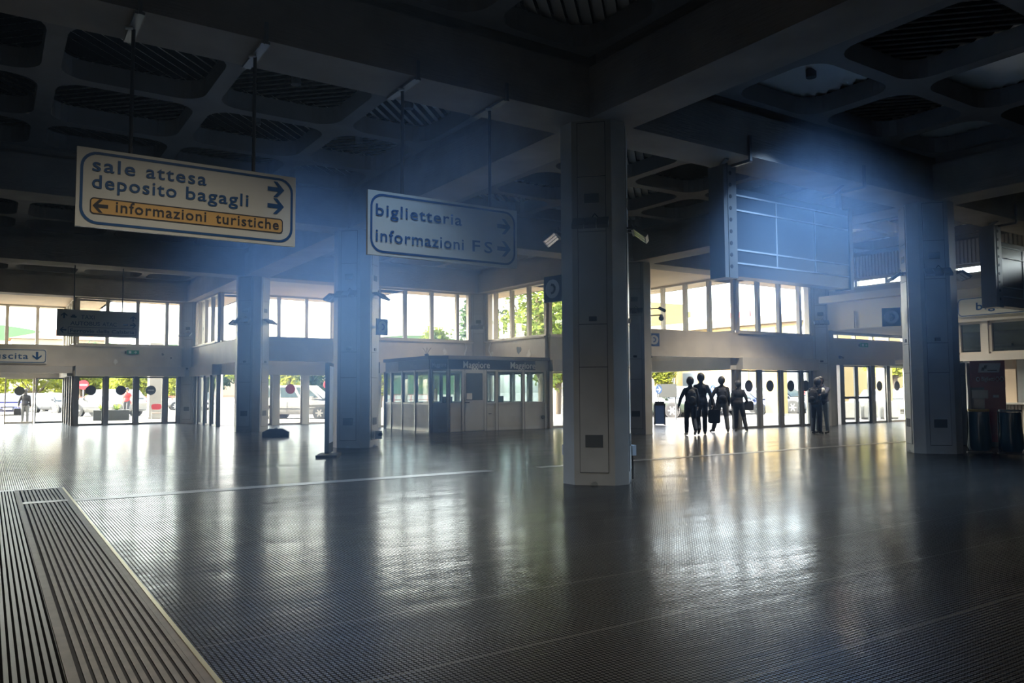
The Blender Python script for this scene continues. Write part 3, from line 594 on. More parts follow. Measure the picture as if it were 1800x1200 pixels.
m = MB(); ring(m, rrect(.32, 2.3, .07, .31, .03), rrect(.335, 2.285, .085, .295, .02), -.004, 'sign_blue'); m.build('strip_border', t)
text('Ferrovie della Calabria', .38, .13, 1.86, 'sign_blue', parent=t, y=-.005, cap=.12)
for x_, z_, a_ in ((.2, .66, 90), (.18, .2, 180), (2.2, .64, 90), (2.2, .42, 0)): m = MB(); arrow(m, x_, z_, .19, a_, -.006, 'sign_blue'); m.build('arrow', t)
m = MB(); m.box(.38, .55, -.006, 0, .6, .65, 'sign_blue'); m.box(.42, .51, -.006, 0, .64, .69, 'sign_blue'); m.box(1.9, 2.05, -.006, 0, .4, .45, 'sign_blue'); m.build('vehicle_symbol', t)
rods(t, (.47, 1.87), .86, ZB - 3.2, .02, False)
t = thing('wall_sign', 'white uscita sign with a blue arrow pointing down above the left exit', 'sign', (-1.4, Y(3) - .16, 2.62))
MB().box(0, 3.42, -.05, 0, 0, .6, 'sign_white').build('board', t)
m = MB(); ring(m, rrect(.03, 3.39, .03, .57, .1), rrect(.06, 3.36, .06, .54, .08), -.054, 'sign_blue'); m.build('border', t)
text('uscita', 1.62, .18, 1.14, 'sign_blue', parent=t, y=-.055, cap=.26, space=1.1); m = MB(); arrow(m, 3.07, .31, .34, -90, -.056, 'sign_blue'); m.build('arrow', t)
t = thing('wall_sign', 'cream biglietteria sign with a thin blue border above the ticket office', 'sign', (EX - .2, 13.62, 3.75), rotz=R(-90))
MB().box(0, 5.6, -.05, 0, 0, .62, 'sign_white').build('board', t)
m = MB(); ring(m, rrect(.02, 5.58, .02, .6, .14), rrect(.045, 5.555, .045, .575, .12), -.054, 'sign_blue'); m.build('border', t)
text('biglietteria', .6, .2, 2.3, 'sign_blue', parent=t, y=-.055, cap=.25, bold=.015, space=1.12)
# green exit signs on the bands
for nm, x_, y_, z_ in (('small green exit sign on the band over the left glass doors', 5.28, Y(3) - .15, 3.08), ('small green exit sign above the far right double doors', 29.8, Y(1) - .13, 3.1)):
    t = thing('exit_sign', nm, 'exit sign', (x_, y_, z_), group='green exit signs')
    m = MB(); m.box(-.24, .24, -.07, 0, 0, .17, 'green_sign'); m.build('case', t)
    m = MB(); arrow(m, .1, .085, .11, 0, -.074, 'sign_white'); m.box(-.17, -.07, -.074, -.07, .03, .14, 'sign_white'); m.build('pictogram', t)
    m = MB(); m.box(-.32, -.26, -.05, 0, .02, .13, 'vent_dark'); m.build('emergency_lamp', t)
# telephone signs on the columns
def phone_sign(nm, loc, rz, k, s_=.38):
    t = thing('telephone_sign', nm, 'sign', loc, rz, 'telephone signs on the columns')
    MB().box(-s_ / 2, s_ / 2, -.02, .02, -s_ / 2 * 1.1, s_ / 2 * 1.1, k).build('plate', t)
    m = MB(); flat(m, [(s_ * .4 * math.cos(a * .2618), s_ * .4 * math.sin(a * .2618)) for a in range(24)], -.024, 'sign_pale'); m.build('disc', t)
    m = MB(); q = s_ * .26
    pts = [(-.2, .9), (.35, .75), (.75, .3), (.75, -.3), (.35, -.75), (-.2, -.9), (-.35, -.5), (.1, -.45), (.3, -.15), (.3, .15), (.1, .45), (-.35, .5)]
    vs_ = [(a * q, -.027, b * q) for a, b in pts]; m.add(vs_, [(0, 1, 10, 11), (1, 2, 9, 10), (2, 3, 8, 9), (3, 4, 7, 8), (4, 5, 6, 7)], k); m.build('handset_symbol', t)
    m = MB(); m.box(-.02, .02, .02, .16, -.02, .02, 'metal_grey'); m.build('arm', t)
phone_sign('dark blue telephone sign on the column beside the ticket machine', (X(1) - .45, Y(0) + .62, 3.02), R(-58), 'phone_blue')
phone_sign('dim blue telephone sign on the column behind the totem', (X(0) + .50, Y(1) - .46, 3.04), R(18), 'phone_blue_pale')
phone_sign('dark telephone sign edge-on at the left of the nearest column', (X(0) - .36, Y(0) + .62, 3.02), R(-80), 'phone_blue')
phone_sign('pale blue telephone sign on the shaded column behind the nearest one', (X(1) + .46, Y(1) - .36, 3.02), R(-20), 'phone_blue_pale')
# departure boards hung from the beam
def board(nm, x0, label_first):
    t = thing('departure_board', nm, 'departure board', (x0, SY, 3.4), group='hanging departure boards')
    W_ = 3.72; m = MB(); m.box(.1, W_, 0, .3, .02, 1.62, 'board_screen'); m.build('screen_case', t)
    m = MB()
    for z_ in (.26, .5, 1.22, 1.49): m.box(.32, W_ - .05, -.012, 0, z_ - .014, z_ + .014, 'board_line')
    for x_ in (1.44, 2.6): m.box(x_ - .014, x_ + .014, -.012, 0, .26, 1.49, 'board_line')
    m.build('dividers', t)
    m = MB(); m.box(.1, .32, -.03, .33, -.02, 2.0, 'metal_grey')
    p = m.build('perforated_upright', t); m = MB(); m.box(-.0, .1, -.02, .33, -.02, 2.0, 'metal_grey')
    m.build('side_flange', t)
    for q in range(9): MB().tube((.16, -.036, .18 + q * .21), (.16, -.028, .18 + q * .21), .036, 'black', n=14).build('hole', p)
    m = MB(); m.box(W_ - .02, W_ + .09, -.03, .33, .0, 1.66, 'metal_grey'); m.build('end_upright', t)
    for x_ in (.22, W_ - .1):
        m = MB(); m.box(x_ - .04, x_ + .04, .1, .18, 1.6, ZB - 3.4, 'metal_grey'); m.path([(x_ - .14, .14, 1.98), (x_ - .2, -.1, ZB - 3.4), (x_ - .2, -.1, ZB - 3.4)][:2], .035, 'metal_grey'); m.box(x_ - .03, x_ + .03, -.46, -.42, ZB - 3.5, ZB - 3.05, 'metal_grey'); m.box(x_ - .03, x_ + .03, -.44, .5, ZB - 3.52, ZB - 3.47, 'metal_grey'); m.build('hanger', t)
board('large dark departure board with pale grid lines hanging right of the nearest column', 10.78, True)
board('second departure board cut off at the right edge above the ticket office', 20.45, False)
# security cameras
for nm, dz in (('upper security camera on an arm on the shaded column', .1), ('lower dome security camera on the shaded column', -.12)):
    t = thing('security_camera', nm, 'camera', (X(1) + .43, Y(1) - .38, 3.92 + dz), R(-35), 'security cameras on the shaded column')
    m = MB(); m.tube((-.1, 0, 0), (.22, 0, .02), .02, 'vent_dark'); m.build('arm', t)
    if dz > 0: m = MB(); T = Matrix.Translation((.22, 0, .02)) @ Matrix.Rotation(R(28), 4, 'Y'); m.box(-.04, .2, -.045, .045, -.045, .045, 'vent_dark', T); m.build('body', t); m = MB(); m.tube(T @ Vector((.2, 0, 0)), T @ Vector((.215, 0, 0)), .035, 'black'); m.build('lens', t)
    else: m = MB(); m.ball((.26, 0, -.09), .085, .085, .085, 'black'); m.build('dome', t); m = MB(); m.tube((.26, 0, -.06), (.26, 0, .04), .075, 'vent_dark', .04); m.build('housing', t)
t = thing('security_camera', 'tiny security camera on the wall left of the far right doors', 'camera', (EX + 1.1, Y(1) - .13, 2.62))
m = MB(); m.box(-.02, .02, -.05, 0, -.02, .06, 'vent_dark'); m.build('arm', t); m = MB(); m.tube((-.13, -.1, .05), (.13, -.08, 0), .045, 'vent_dark'); m.build('body', t)
for lb, lx, ly, rz in (('grey socket box with cable low on the right side of the nearest column', X(0) + CB + .03, Y(0) - .12, 0), ('small socket box low on the left side of the nearest column', X(0) - .14, Y(0) + CB + .03, 90)):
    t = thing('socket_box', lb, 'socket box', (lx, ly, .38), R(rz)); MB().box(-.03, .045, -.06, .06, 0, .16, 'sign_pale').build('case', t)
    if rz == 0: m = MB(); m.path([(.02, 0, 0), (.03, .01, -.15), (.02, 0, -.37)], .012, 'rod'); m.build('cable', t)
t = thing('socket_box', 'black round plug low on the column behind the totem', 'socket box', (X(0) + .44, Y(1) - .42, .3), R(-45)); MB().box(-.09, .09, -.02, .02, -.1, .1, 'column_panel').build('plate', t); m = MB(); m.tube((.02, 0, 0), (.1, -.09, .02), .045, 'black'); m.build('plug', t)

# ------------------------------------------------------------------ car hire kiosk
KX, KY, KX1, KY1 = 12.75, 23.9, 17.2, 28.0
t = thing('kiosk', 'grey glazed car hire kiosk with dark blue Maggiore signs', 'kiosk', (KX, KY, 0))
W_, D_ = KX1 - KX + .16, KY1 - KY
def wallrun(p0, p1, posts, name, rail=.97, top=2.14):
    p0, p1 = Vector((*p0, 0)), Vector((*p1, 0)); L_ = (p1 - p0).length; T = Matrix.Translation(p0) @ Matrix.Rotation(math.atan2(p1.y - p0.y, p1.x - p0.x), 4, 'Z')
    m = MB(); m.box(0, L_, -.03, .03, .1, rail - .03, 'kiosk_panel', T); m.box(0, L_, -.035, .035, 0, .1, 'kiosk_frame', T); m.build(name + '_panel', t)
    m = MB(); m.box(0, L_, -.045, .045, rail - .04, rail + .02, 'kiosk_frame', T); m.box(0, L_, -.04, .04, top - .05, top, 'kiosk_frame', T)
    for p in posts: m.box(p - .045, p + .045, -.06, .05, 0, top, 'kiosk_frame', T); m.box(p + .045, p + .075, -.05, .03, 0, top, 'dark_frame', T)
    f_ = m.build(name + '_frame', t)
    for a, b in zip(posts, posts[1:]): m = MB(); m.box(a + .05, b - .05, -.005, .005, rail, top - .04, 'kiosk_pane', T); m.build('pane', f_)
    return T
wallrun((0, D_), (0, .42), [0.0, .55, 1.5, 2.55, 3.66], 'side'); wallrun((0, .42), (.45, 0), [.0, .615], 'corner')
T = wallrun((.45, 0), (W_, 0), [0, .57, 1.47, 1.95, 3.1, 4.1], 'front'); wallrun((W_, 0), (W_, D_), [0.0, 1.1, 2.2, 3.3, D_], 'back'); wallrun((W_, D_), (0, D_), [0, 1.1, 2.2, 3.3, W_], 'rear')
m = MB(); m.box(.6, 1.45, -.05, -.028, .03, 2.1, 'kiosk_frame', T); dr = m.build('door', t); 
m = MB(); m.box(.69, 1.36, -.056, -.05, 1.08, 2.02, 'window_dark', T); m.build('door_window', dr); m = MB(); m.tube(T @ Vector((.66, -.09, 1.0)), T @ Vector((.8, -.09, 1.0)), .018, 'black'); m.tube(T @ Vector((.66, -.05, 1.0)), T @ Vector((.66, -.09, 1.0)), .018, 'black'); m.build('handle', dr)
m = MB(); m.box(.71, .93, -.06, -.056, 1.1, 1.32, 'paper', T); m.build('notice', dr)
m = MB(); m.box(1.62, 1.72, -.07, -.03, .58, .6, 'black', T); m.build('letter_slot', t); m = MB(); m.tube(T @ Vector((3.98, -.08, .42)), T @ Vector((3.98, -.03, .42)), .07, 'vent_dark', n=16); m.build('vent', t)
rp = [(-.12, D_), (-.12, .37), (.4, -.12), (W_ + .12, -.12), (W_ + .12, D_)]
m = MB(); m.prism(rp[::-1], 2.5, 2.62, 'kiosk_roof'); m.build('roof', t)
m = MB(); m.prism([(-.02, D_), (-.02, .41), (.44, -.02), (W_, -.02), (W_, D_)][::-1], 2.14, 2.5, 'kiosk_panel'); m.build('sign_band', t)
s1 = MB().box(.46, 4.1, -.04, -.02, 2.15, 2.49, 'sign_navy').build('sign_board', t, label='dark blue sign board with two Maggiore names')
for x_, w2 in ((1.03, 1.09), (3.0, 1.1)): text('Maggiore', x_, 2.2, w2, 'sign_white', parent=s1, y=-.042, cap=.25, bold=.01)
s2 = MB().box(.02, .6, -.02, 0, 2.15, 2.49, 'sign_navy').build('sign_board', t, loc=(-.02, .39, 0), rotz=math.atan2(-.42, .45)); text('Maggiore', .06, 2.24, .5, 'sign_pale', parent=s2, y=-.022, cap=.15, bold=.01)
s3 = MB().box(0, 2.45, -.02, 0, 2.15, 2.49, 'sign_navy').build('sign_board', t, loc=(-.03, 2.9, 0), rotz=R(-90)); text('Maggiore', 1.0, 2.24, 1.0, 'kiosk_roof', parent=s3, y=-.022, cap=.15, bold=.01)
for lb, x_, y_, w2 in (('desk with papers inside the kiosk, behind the corner window', 1.2, .9, 1.5), ('second desk inside the kiosk by the right windows', 3.2, 1.2, 1.4)):
    d = thing('desk', lb, 'desk', (KX + x_, KY + y_, .0)); MB().box(-w2 / 2, w2 / 2, -.3, .3, .72, .76, 'wood').build('top', d)
    for a in (-1, 1): MB().box(a * (w2 / 2 - .04) - .02, a * (w2 / 2 - .04) + .02, -.28, .28, 0, .72, 'vent_dark').build('leg', d)
for lb, x_, y_ in (('black computer monitor on the desk at the kiosk corner', .95, .95), ('black computer monitor on the desk by the right kiosk windows', 3.3, 1.2)):
    d = thing('monitor', lb, 'monitor', (KX + x_, KY + y_, .762), R(20)); MB().box(-.25, .25, -.02, .02, .12, .44, 'black').build('screen', d); MB().box(-.12, .12, -.08, .08, 0, .02, 'black').build('foot', d); MB().box(-.03, .03, .01, .04, .0, .2, 'black').build('stem', d)
for lb, x_, y_ in (('white paper stack on the desk at the kiosk corner', 1.5, .8), ('white paper stack on the desk by the right kiosk windows', 2.9, 1.1)):
    tag(MB().box(-.15, .15, -.1, .1, 0, .14, 'paper').build('paper_stack', loc=(KX + x_, KY + y_, .762)), lb, 'paper')
t = thing('dead_plant', 'small dry plant sticking up on the kiosk roof', 'plant', (KX + .1, KY + .9, 2.62))
m = MB(); m.tube((0, 0, 0), (0, 0, .08), .07, 'black', .08); m.build('pot', t); m = MB()
for q in range(6): a = q * 1.05; m.path([(0, 0, .05), (.08 * math.cos(a), .08 * math.sin(a), .2), (.17 * math.cos(a), .17 * math.sin(a), .3)], .008, 'bark', 5)
m.build('stems', t)
for q, (x_, y_, z_, p) in enumerate(((X(1) - .9, Y(2) - .17, 3.36, [(0, -.01, 0), (.05, -.03, -.2), (-.05, -.03, -.45), (-.08, -.04, -.85)]), (X(1) - .17, Y(2) - 1.0, 3.36, [(-.01, 0, 0), (-.03, .1, -.3), (-.03, -.15, -.6), (-.03, -.25, -.85)]))):
    m = MB(); m.path(p, .025, 'paper'); tag(m.build('loose_strip', loc=(x_, y_, z_)), ['pale loose strip dangling on the band left of the sunlit corner column', 'pale loose strip dangling on the band right of the sunlit corner column'][q], 'strip')
# flaking paint on the bands
def flake(ax, f, a, z, r, nm):
    m = MB(); n = 11; pts = [(r * random.uniform(.4, 1) * math.cos(2 * math.pi * i / n), r * 1.2 * random.uniform(.4, 1) * math.sin(2 * math.pi * i / n)) for i in range(n)]
    T = (Matrix.Translation((a, f - .146, z)) @ Matrix.Rotation(R(90), 4, 'X')) if ax == 'x' else (Matrix.Translation((f - .146, a, z)) @ Matrix.Rotation(R(-90), 4, 'Y'))
    m.prism(pts, -.003, .003, 'paper' if nm else 'vent_dark', T); struct(m, nxt('trim'))
for ax, f, a, z, r, nm in (('x', Y(3), 4.6, 2.75, .13, 1), ('x', Y(3), 6.5, 3.1, .07, 0), ('x', Y(3), 6.85, 2.95, .06, 0), ('x', Y(2), 15.6, 3.0, .14, 1), ('y', X(1), 25.6, 3.0, .2, 0), ('y', X(1), 24.9, 2.8, .2, 1), ('y', X(1), 27.6, 2.95, .14, 1)): flake(ax, f, a, z, r, nm)

# ------------------------------------------------------------------ things standing on the floor
t = thing('totem', 'tall narrow totem seen nearly edge-on, in front of the second column', 'totem', (6.22, 16.6, 0), R(62))
m = MB(); m.prism(rrect(-.36, .36, .08, 2.02, .05), -.045, .045, 'planter_dark', Matrix.Rotation(R(90), 4, 'X')); m.build('body', t)
m = MB(); m.box(-.30, .30, -.05, -.046, .3, 1.95, 'sign_pale'); m.box(-.30, .30, .046, .05, .3, 1.95, 'sign_pale'); m.build('poster_face', t); m = MB(); m.box(-.42, .42, -.22, .22, 0, .05, 'black'); m.build('foot', t)
t = thing('sign_base', 'low black weighted base of a stand at the foot of the third column', 'base', (7.55, 24.75, 0), R(-20))
m = MB(); m.prism([(-.4, 0), (.4, 0), (.4, .15), (.2, .26), (-.2, .26), (-.4, .15)], -.22, .22, 'black', Matrix.Rotation(R(90), 4, 'X')); m.build('block', t, bevel=.01); m = MB(); m.box(-.05, .05, -.06, .06, .26, .29, 'metal_grey'); m.build('socket', t)
# ticket machines
def machine(lb, loc, rz, red):
    t = thing('ticket_machine', lb, 'ticket machine', loc, rz); m = MB()
    m.box(-.36, .36, 0, .62, 0, 2.04, 'machine_dark'); m.build('cabinet', t, bevel=.02)
    if red:
        m = MB(); m.box(-.36, .36, -.09, 0, 1.42, 2.06, 'machine_red'); m.build('header', t); m = MB(); m.box(-.08, .36, -.06, 0, .12, 1.42, 'machine_red'); m.build('red_fascia', t)
        m = MB(); m.box(-.36, -.08, -.05, 0, .12, 1.42, 'machine_dark'); m.build('dark_fascia', t); m = MB(); m.box(-.34, .0, -.07, -.04, 1.16, 1.36, 'metal_grey'); m.build('screen_hood', t)
        m = MB(); m.box(-.3, -.06, -.06, -.045, .9, 1.14, 'board_screen'); m.box(-.28, -.08, -.065, -.05, .76, .88, 'orange_screen'); m.build('touch_screen', t)
        lg = MB(); lg.add([(-.2, -.095, 1.78), (.24, -.095, 1.78), (.28, -.095, 2.0), (-.16, -.095, 2.0)], [(0, 1, 2, 3)], 'sign_pale'); lo = lg.build('logo_plate', t)
        m = MB(); 
        for q in (0, 1): m.add([(-.13 + q * .05, -.098, 1.82 + q * .05), (-.07 + q * .05, -.098, 1.82 + q * .05), (-.05 + q * .05, -.098, 1.9 + q * .05), (-.11 + q * .05, -.098, 1.9 + q * .05)], [(0, 1, 2, 3)], 'machine_dark')
        m.box(.0, .2, -.098, -.095, 1.81, 1.84, 'machine_dark'); m.build('emblem', lo)
        text('Biglietti', -.13, 1.58, .27, 'sign_pale', parent=t, y=-.093, cap=.1)
        for x_ in (-.2, .2, .29): m = MB(); ring(m, [(x_ + .04 * math.cos(a * .39), 1.62 + .055 * math.sin(a * .39)) for a in range(16)], [(x_ + .028 * math.cos(a * .39), 1.62 + .04 * math.sin(a * .39)) for a in range(16)], -.093, 'sign_pale'); m.build('payment_symbol', t)
        m = MB(); m.box(.1, .22, -.064, -.06, 1.18, 1.24, 'sign_pale'); m.tube((.2, -.07, .62), (.2, -.06, .62), .03, 'sign_pale'); m.build('slots', t)
    else:
        m = MB(); m.box(-.36, .36, -.015, 0, 1.7, 1.72, 'black'); m.build('seam', t)
machine('red and dark ticket machine reading Biglietti beside the right column', (20.05, 9.55, 0), R(-58), True)
machine('plain dark machine standing beside the red ticket machine', (19.98, 10.42, 0), R(-62), False)
# waste bag holders
def bag_holder(lb, loc, k, rz):
    t = thing('waste_bag_holder', lb, 'waste bin', loc, rz, 'waste bag holders beside the right column')
    m = MB(); m.prism(rrect(-.2, .2, -.16, .16, .06), .9, .945, k); m.build('lid', t, label=('yellow lid' if k == 'lid_yellow' else 'grey lid'))
    m = MB(); 
    for a, b in ((-.2, .15), (.2, .15)): m.tube((a, b, 0), (a, b, .92), .018, 'black')
    m.tube((-.2, .15, .03), (.2, .15, .03), .018, 'black'); m.box(-.24, .24, -.1, .2, 0, .02, 'black'); m.build('frame', t)
    m = MB(); n = 28; lv = [(.885, 1.0), (.8, 1.02), (.6, 1.0), (.35, 1.06), (.15, 1.12), (.06, .9)]; vs_ = []
    for z_, s_ in lv:
        for i in range(n): a = 2 * math.pi * i / n; r_ = 1 + (.09 * math.sin(a * 7 + z_ * 3) + .05 * math.sin(a * 3 + z_ * 5)) * (1.1 - z_); vs_.append((.2 * s_ * r_ * math.cos(a), .15 * s_ * r_ * math.sin(a) - .0, z_))
    m.add(vs_, [(j * n + i, j * n + (i + 1) % n, (j + 1) * n + (i + 1) % n, (j + 1) * n + i) for j in range(len(lv) - 1) for i in range(n)], 'bag_teal', True); m.add(vs_[-n:], [list(range(n))], 'bag_teal'); m.build('bag', t)
bag_holder('waste bag holder with a yellow lid beside the right column', (18.03, 8.80, 0), 'lid_yellow', R(-58)); bag_holder('waste bag holder with a grey lid, the one farther from the column', (18.16, 8.22, 0), 'lid_grey', R(-58))
# litter bin and notice board near the open exit
t = thing('litter_bin', 'blue grey litter bin with a dark lid by the open exit', 'bin', (22.55, 23.3, 0), R(-40))
m = MB(); m.prism([(-.18, -.18), (.18, -.18), (.18, .18), (-.18, .18)], .04, .78, 'phone_blue_pale'); m.build('body', t); m = MB(); m.box(-.22, .22, -.22, .22, .78, .86, 'black'); m.box(-.18, .18, -.18, .18, .86, .94, 'black'); m.build('lid', t)
m = MB()
for a in (-1, 1):
    for b in (-1, 1): m.tube((a * .2, b * .2, 0), (a * .2, b * .2, .8), .02, 'black')
m.build('frame', t)
t = thing('notice_board', 'dark sloping notice board on two thin legs outside the open exit', 'notice board', (27.6, 28.0, -.06), R(-40))
m = MB(); T = Matrix.Translation((0, 0, 1.42)) @ Matrix.Rotation(R(-18), 4, 'X'); m.box(-.48, .48, -.03, .03, -.33, .33, 'planter_dark', T); m.build('board', t)
for a in (-1, 1): m = MB(); m.tube((a * .42, 0, 0), (a * .42, 0, 1.4), .03, 'vent_dark'); m.build('leg', t)
# blue arrow discs on the glass of the open exit
for lb, ax, f, a, ang in (('round blue arrow sign pointing right by the litter bin', 'x', Y(1.5) + 2.9, 25.7, 0), ('round blue arrow sign pointing left behind the person with a backpack', 'x', Y(1.5) + 3.0, 29.4, 180)):
    t = thing('arrow_sign', lb, 'sign', (a, f - .2, 1.42)); m = MB(); m.prism([(.2 * math.cos(i * .2618), .2 * math.sin(i * .2618)) for i in range(24)], -.01, .01, 'sign_blue', Matrix.Rotation(R(90), 4, 'X')); m.build('disc', t)
    m = MB(); arrow(m, 0, 0, .28, ang, -.014, 'sign_white'); m.build('arrow', t); m = MB(); m.tube((0, .03, -1.42), (0, .03, .15), .022, 'metal_grey'); m.build('post', t)

# ------------------------------------------------------------------ people
def capsule(p0, r0, p1, r1, n=12):
    """A limb: round tapered tube with round ends."""
    p0, p1 = Vector(p0), Vector(p1); d = (p1 - p0); L_ = d.length; d = d.normalized() if L_ > 1e-6 else Vector((0, 0, 1)); a = d.orthogonal().normalized(); b = d.cross(a); vs = []; rings = []
    for t_ in (-80, -45, -15): rings.append((p0 + d * r0 * math.sin(R(t_)), r0 * math.cos(R(t_))))
    rings.append((p0.lerp(p1, .5), (r0 + r1) / 2))
    for t_ in (15, 45, 80): rings.append((p1 + d * r1 * math.sin(R(t_)), r1 * math.cos(R(t_))))
    for c, r_ in rings: vs += [c + (a * math.cos(2 * math.pi * i / n) + b * math.sin(2 * math.pi * i / n)) * r_ for i in range(n)]
    k = len(rings); fs = [(j * n + i, j * n + (i + 1) % n, (j + 1) * n + (i + 1) % n, (j + 1) * n + i) for j in range(k - 1) for i in range(n)]
    return vs, fs + [list(range(n - 1, -1, -1)), list(range((k - 1) * n, k * n))]
def fuse(parts, mats, name, voxel=.0085):
    """Fuse limb pieces [(kind, a, ra, b, rb, material)] into one continuous surface and colour it by the nearest piece."""
    vs, fs = [], []
    for p in parts:
        if p[0] == 'c': v, f = capsule(*p[1:5])
        else:
            m = MB(); m.ball((0, 0, 0), *p[2], 'skin', 14, 9); T = Matrix.Translation(p[1]) @ (p[3] if p[3] is not None else Matrix.Identity(4)); v = [T @ Vector(q) for q in m.v]; f = m.f
        o = len(vs); vs += v; fs += [[o + i for i in q] for q in f]
    me = bpy.data.meshes.new('t'); me.from_pydata(vs, [], fs); o = bpy.data.objects.new('t', me); COL.objects.link(o)
    rm = o.modifiers.new('r', 'REMESH'); rm.mode = 'VOXEL'; rm.voxel_size = voxel; rm.use_smooth_shade = True
    sm_ = o.modifiers.new('s', 'SMOOTH'); sm_.iterations = 3; sm_.factor = .5
    dg = bpy.context.evaluated_depsgraph_get(); out_ = bpy.data.meshes.new_from_object(o.evaluated_get(dg)); out_.name = name
    bpy.data.objects.remove(o); bpy.data.meshes.remove(me); out_.materials.clear()
    for k in mats: out_.materials.append(MT[k])
    seg = []
    for p in parts:
        if p[0] == 'c': seg.append((Vector(p[1]), Vector(p[3]), (p[2] + p[4]) / 2, mats.index(p[5])))
        else: seg.append((Vector(p[1]), Vector(p[1]), sum(p[2]) / 3, mats.index(p[4])))
    for q in out_.polygons:
        c = q.center; best = 9; bi = 0
        for a, b, r_, mi_ in seg:
            d = b - a; l2 = d.length_squared; t_ = max(0, min(1, (c - a).dot(d) / l2)) if l2 > 0 else 0; e = (a + d * t_ - c).length - r_
            if e < best: best = e; bi = mi_
        q.material_index = bi; q.use_smooth = True
    return out_
V = Vector
def lerp(a, b, t): return V(a).lerp(V(b), t)
def person(lb, loc, rz, top, bottom, shoe='shoe', hair='hair_dark', hgt=1.72, pose=None, long_hair=False, cap=None, build_=1.0, sleeve=True, hood=False, jacket=True, face=True):
    """Faces +Y in its own frame. POSE overrides joints, all given for a 1.72 m figure."""
    J = dict(pelvis=(0, 0, .95), waist=(0, 0, 1.08), chest=(0, .0, 1.30), neck=(0, -.01, 1.45), head=(0, .015, 1.60),
             shL=(-.165, -.01, 1.39), elL=(-.215, -.03, 1.12), wrL=(-.23, .04, .88), shR=(.165, -.01, 1.39), elR=(.215, -.03, 1.12), wrR=(.23, .04, .88),
             hpL=(-.09, 0, .92), knL=(-.105, .015, .5), anL=(-.115, -.02, .085), hpR=(.09, 0, .92), knR=(.105, .015, .5), anR=(.115, -.02, .085), toeL=(-.125, .13, .03), toeR=(.125, .13, .03))
    J.update(pose or {}); s_ = hgt / 1.72; J = {k: V(v) * s_ for k, v in J.items()}; b_ = build_
    P_ = []; c = lambda a, ra, b, rb, k: P_.append(('c', V(a), ra * s_, V(b), rb * s_, k)); e = lambda p, r_, k, rot=None: P_.append(('e', V(p), tuple(q * s_ for q in r_), rot, k))
    # trunk: hips, belly, ribs, shoulders
    e(J['pelvis'] + V((0, -.01, -.02)) * s_, (.165 * b_, .115 * b_, .13), bottom); e(J['waist'], (.155 * b_, .12 * b_, .16), top); e(J['chest'], (.178 * b_, .132 * b_, .2), top)
    e(lerp(J['pelvis'], J['waist'], .5), (.168 * b_, .13 * b_, .12), top)
    for sd in 'LR': c(J['neck'] + V((0, 0, -.035)) * s_, .062, J['sh' + sd] + V((0, 0, -.012)) * s_, .064 * b_, top)
    c(lerp(J['shL'], J['chest'], .2), .07, J['waist'] + V((-.05, 0, 0)), .09, top); c(lerp(J['shR'], J['chest'], .2), .07, J['waist'] + V((.05, 0, 0)), .09, top)
    c(J['neck'] + V((0, 0, -.05)) * s_, .065, J['head'] + V((0, -.015, -.07)) * s_, .052, 'skin'); c(J['neck'] + V((0, 0, -.07)) * s_, .075, J['neck'] + V((0, 0, -.02)) * s_, .066, top)
    hs = 1.12; sB, s_ = s_, s_ * hs; ce = (c, e); c = lambda a, ra, b, rb, k: P_.append(('c', V(a), ra * s_, V(b), rb * s_, k)); e = lambda p, r_, k, rot=None: P_.append(('e', V(p), tuple(q * s_ for q in r_), rot, k)); h = J['head'] + V((0, 0, .012)) * s_; e(h + V((0, -.012, .028)) * s_, (.083, .102, .103), 'skin'); e(h + V((0, .024, -.05)) * s_, (.064, .072, .078), 'skin'); e(h + V((0, .05, -.092)) * s_, (.03, .028, .025), 'skin')
    c(h + V((0, .083, .01)) * s_, .010, h + V((0, .102, -.03)) * s_, .015, 'skin'); e(h + V((0, .09, -.066)) * s_, (.024, .012, .009), 'skin'); e(h + V((-.03, .078, .022)) * s_, (.022, .012, .008), 'skin'); e(h + V((.03, .078, .022)) * s_, (.022, .012, .008), 'skin')
    for q in (-1, 1): e(h + V((q * .083, -.01, -.01)) * s_, (.012, .024, .034), 'skin')
    s_ = sB; c, e = (lambda a, ra, b, rb, k: P_.append(('c', V(a), ra * s_, V(b), rb * s_, k))), (lambda p, r_, k, rot=None: P_.append(('e', V(p), tuple(q * s_ for q in r_), rot, k)))
    for sd in 'LR':
        sh, el, wr = J['sh' + sd], J['el' + sd], J['wr' + sd]; sg = -1 if sd == 'L' else 1
        c(sh + V((0, 0, -.02)) * s_, .064 * b_, lerp(sh, el, .5), .062 * b_, top); c(lerp(sh, el, .5), .062 * b_, el, .053 * b_, top if sleeve else 'skin'); c(el, .053 * b_, lerp(el, wr, .9), .042, top if sleeve else 'skin'); c(lerp(el, wr, .85), .031, wr, .026, 'skin')
        # hand: palm, four unequal curled fingers and a thumb off the side
        d = (wr - el).normalized(); f_ = V((0, 1, 0)); f_ = (f_ - d * f_.dot(d)).normalized(); o_ = d.cross(f_).normalized()
        pm_ = wr + d * .05 * s_; c(wr + d * .015 * s_, .026, pm_ + f_ * .018 * s_, .024, 'skin'); c(wr + d * .015 * s_, .024, pm_ - f_ * .018 * s_, .022, 'skin')
        inn = o_ * (1 if o_.x * sg < 0 else -1)
        for q, ln in ((.031, .068), (.011, .078), (-.010, .073), (-.029, .056)):
            b0 = wr + d * .075 * s_ + f_ * q * s_; b1 = b0 + (d * .9 + inn * .25) * ln * .5 * s_; b2 = b1 + (d * .65 + inn * .75).normalized() * ln * .5 * s_
            c(wr + d * .05 * s_ + f_ * q * s_, .0105, b1, .0098, 'skin'); c(b1, .0098, b2, .0088, 'skin')
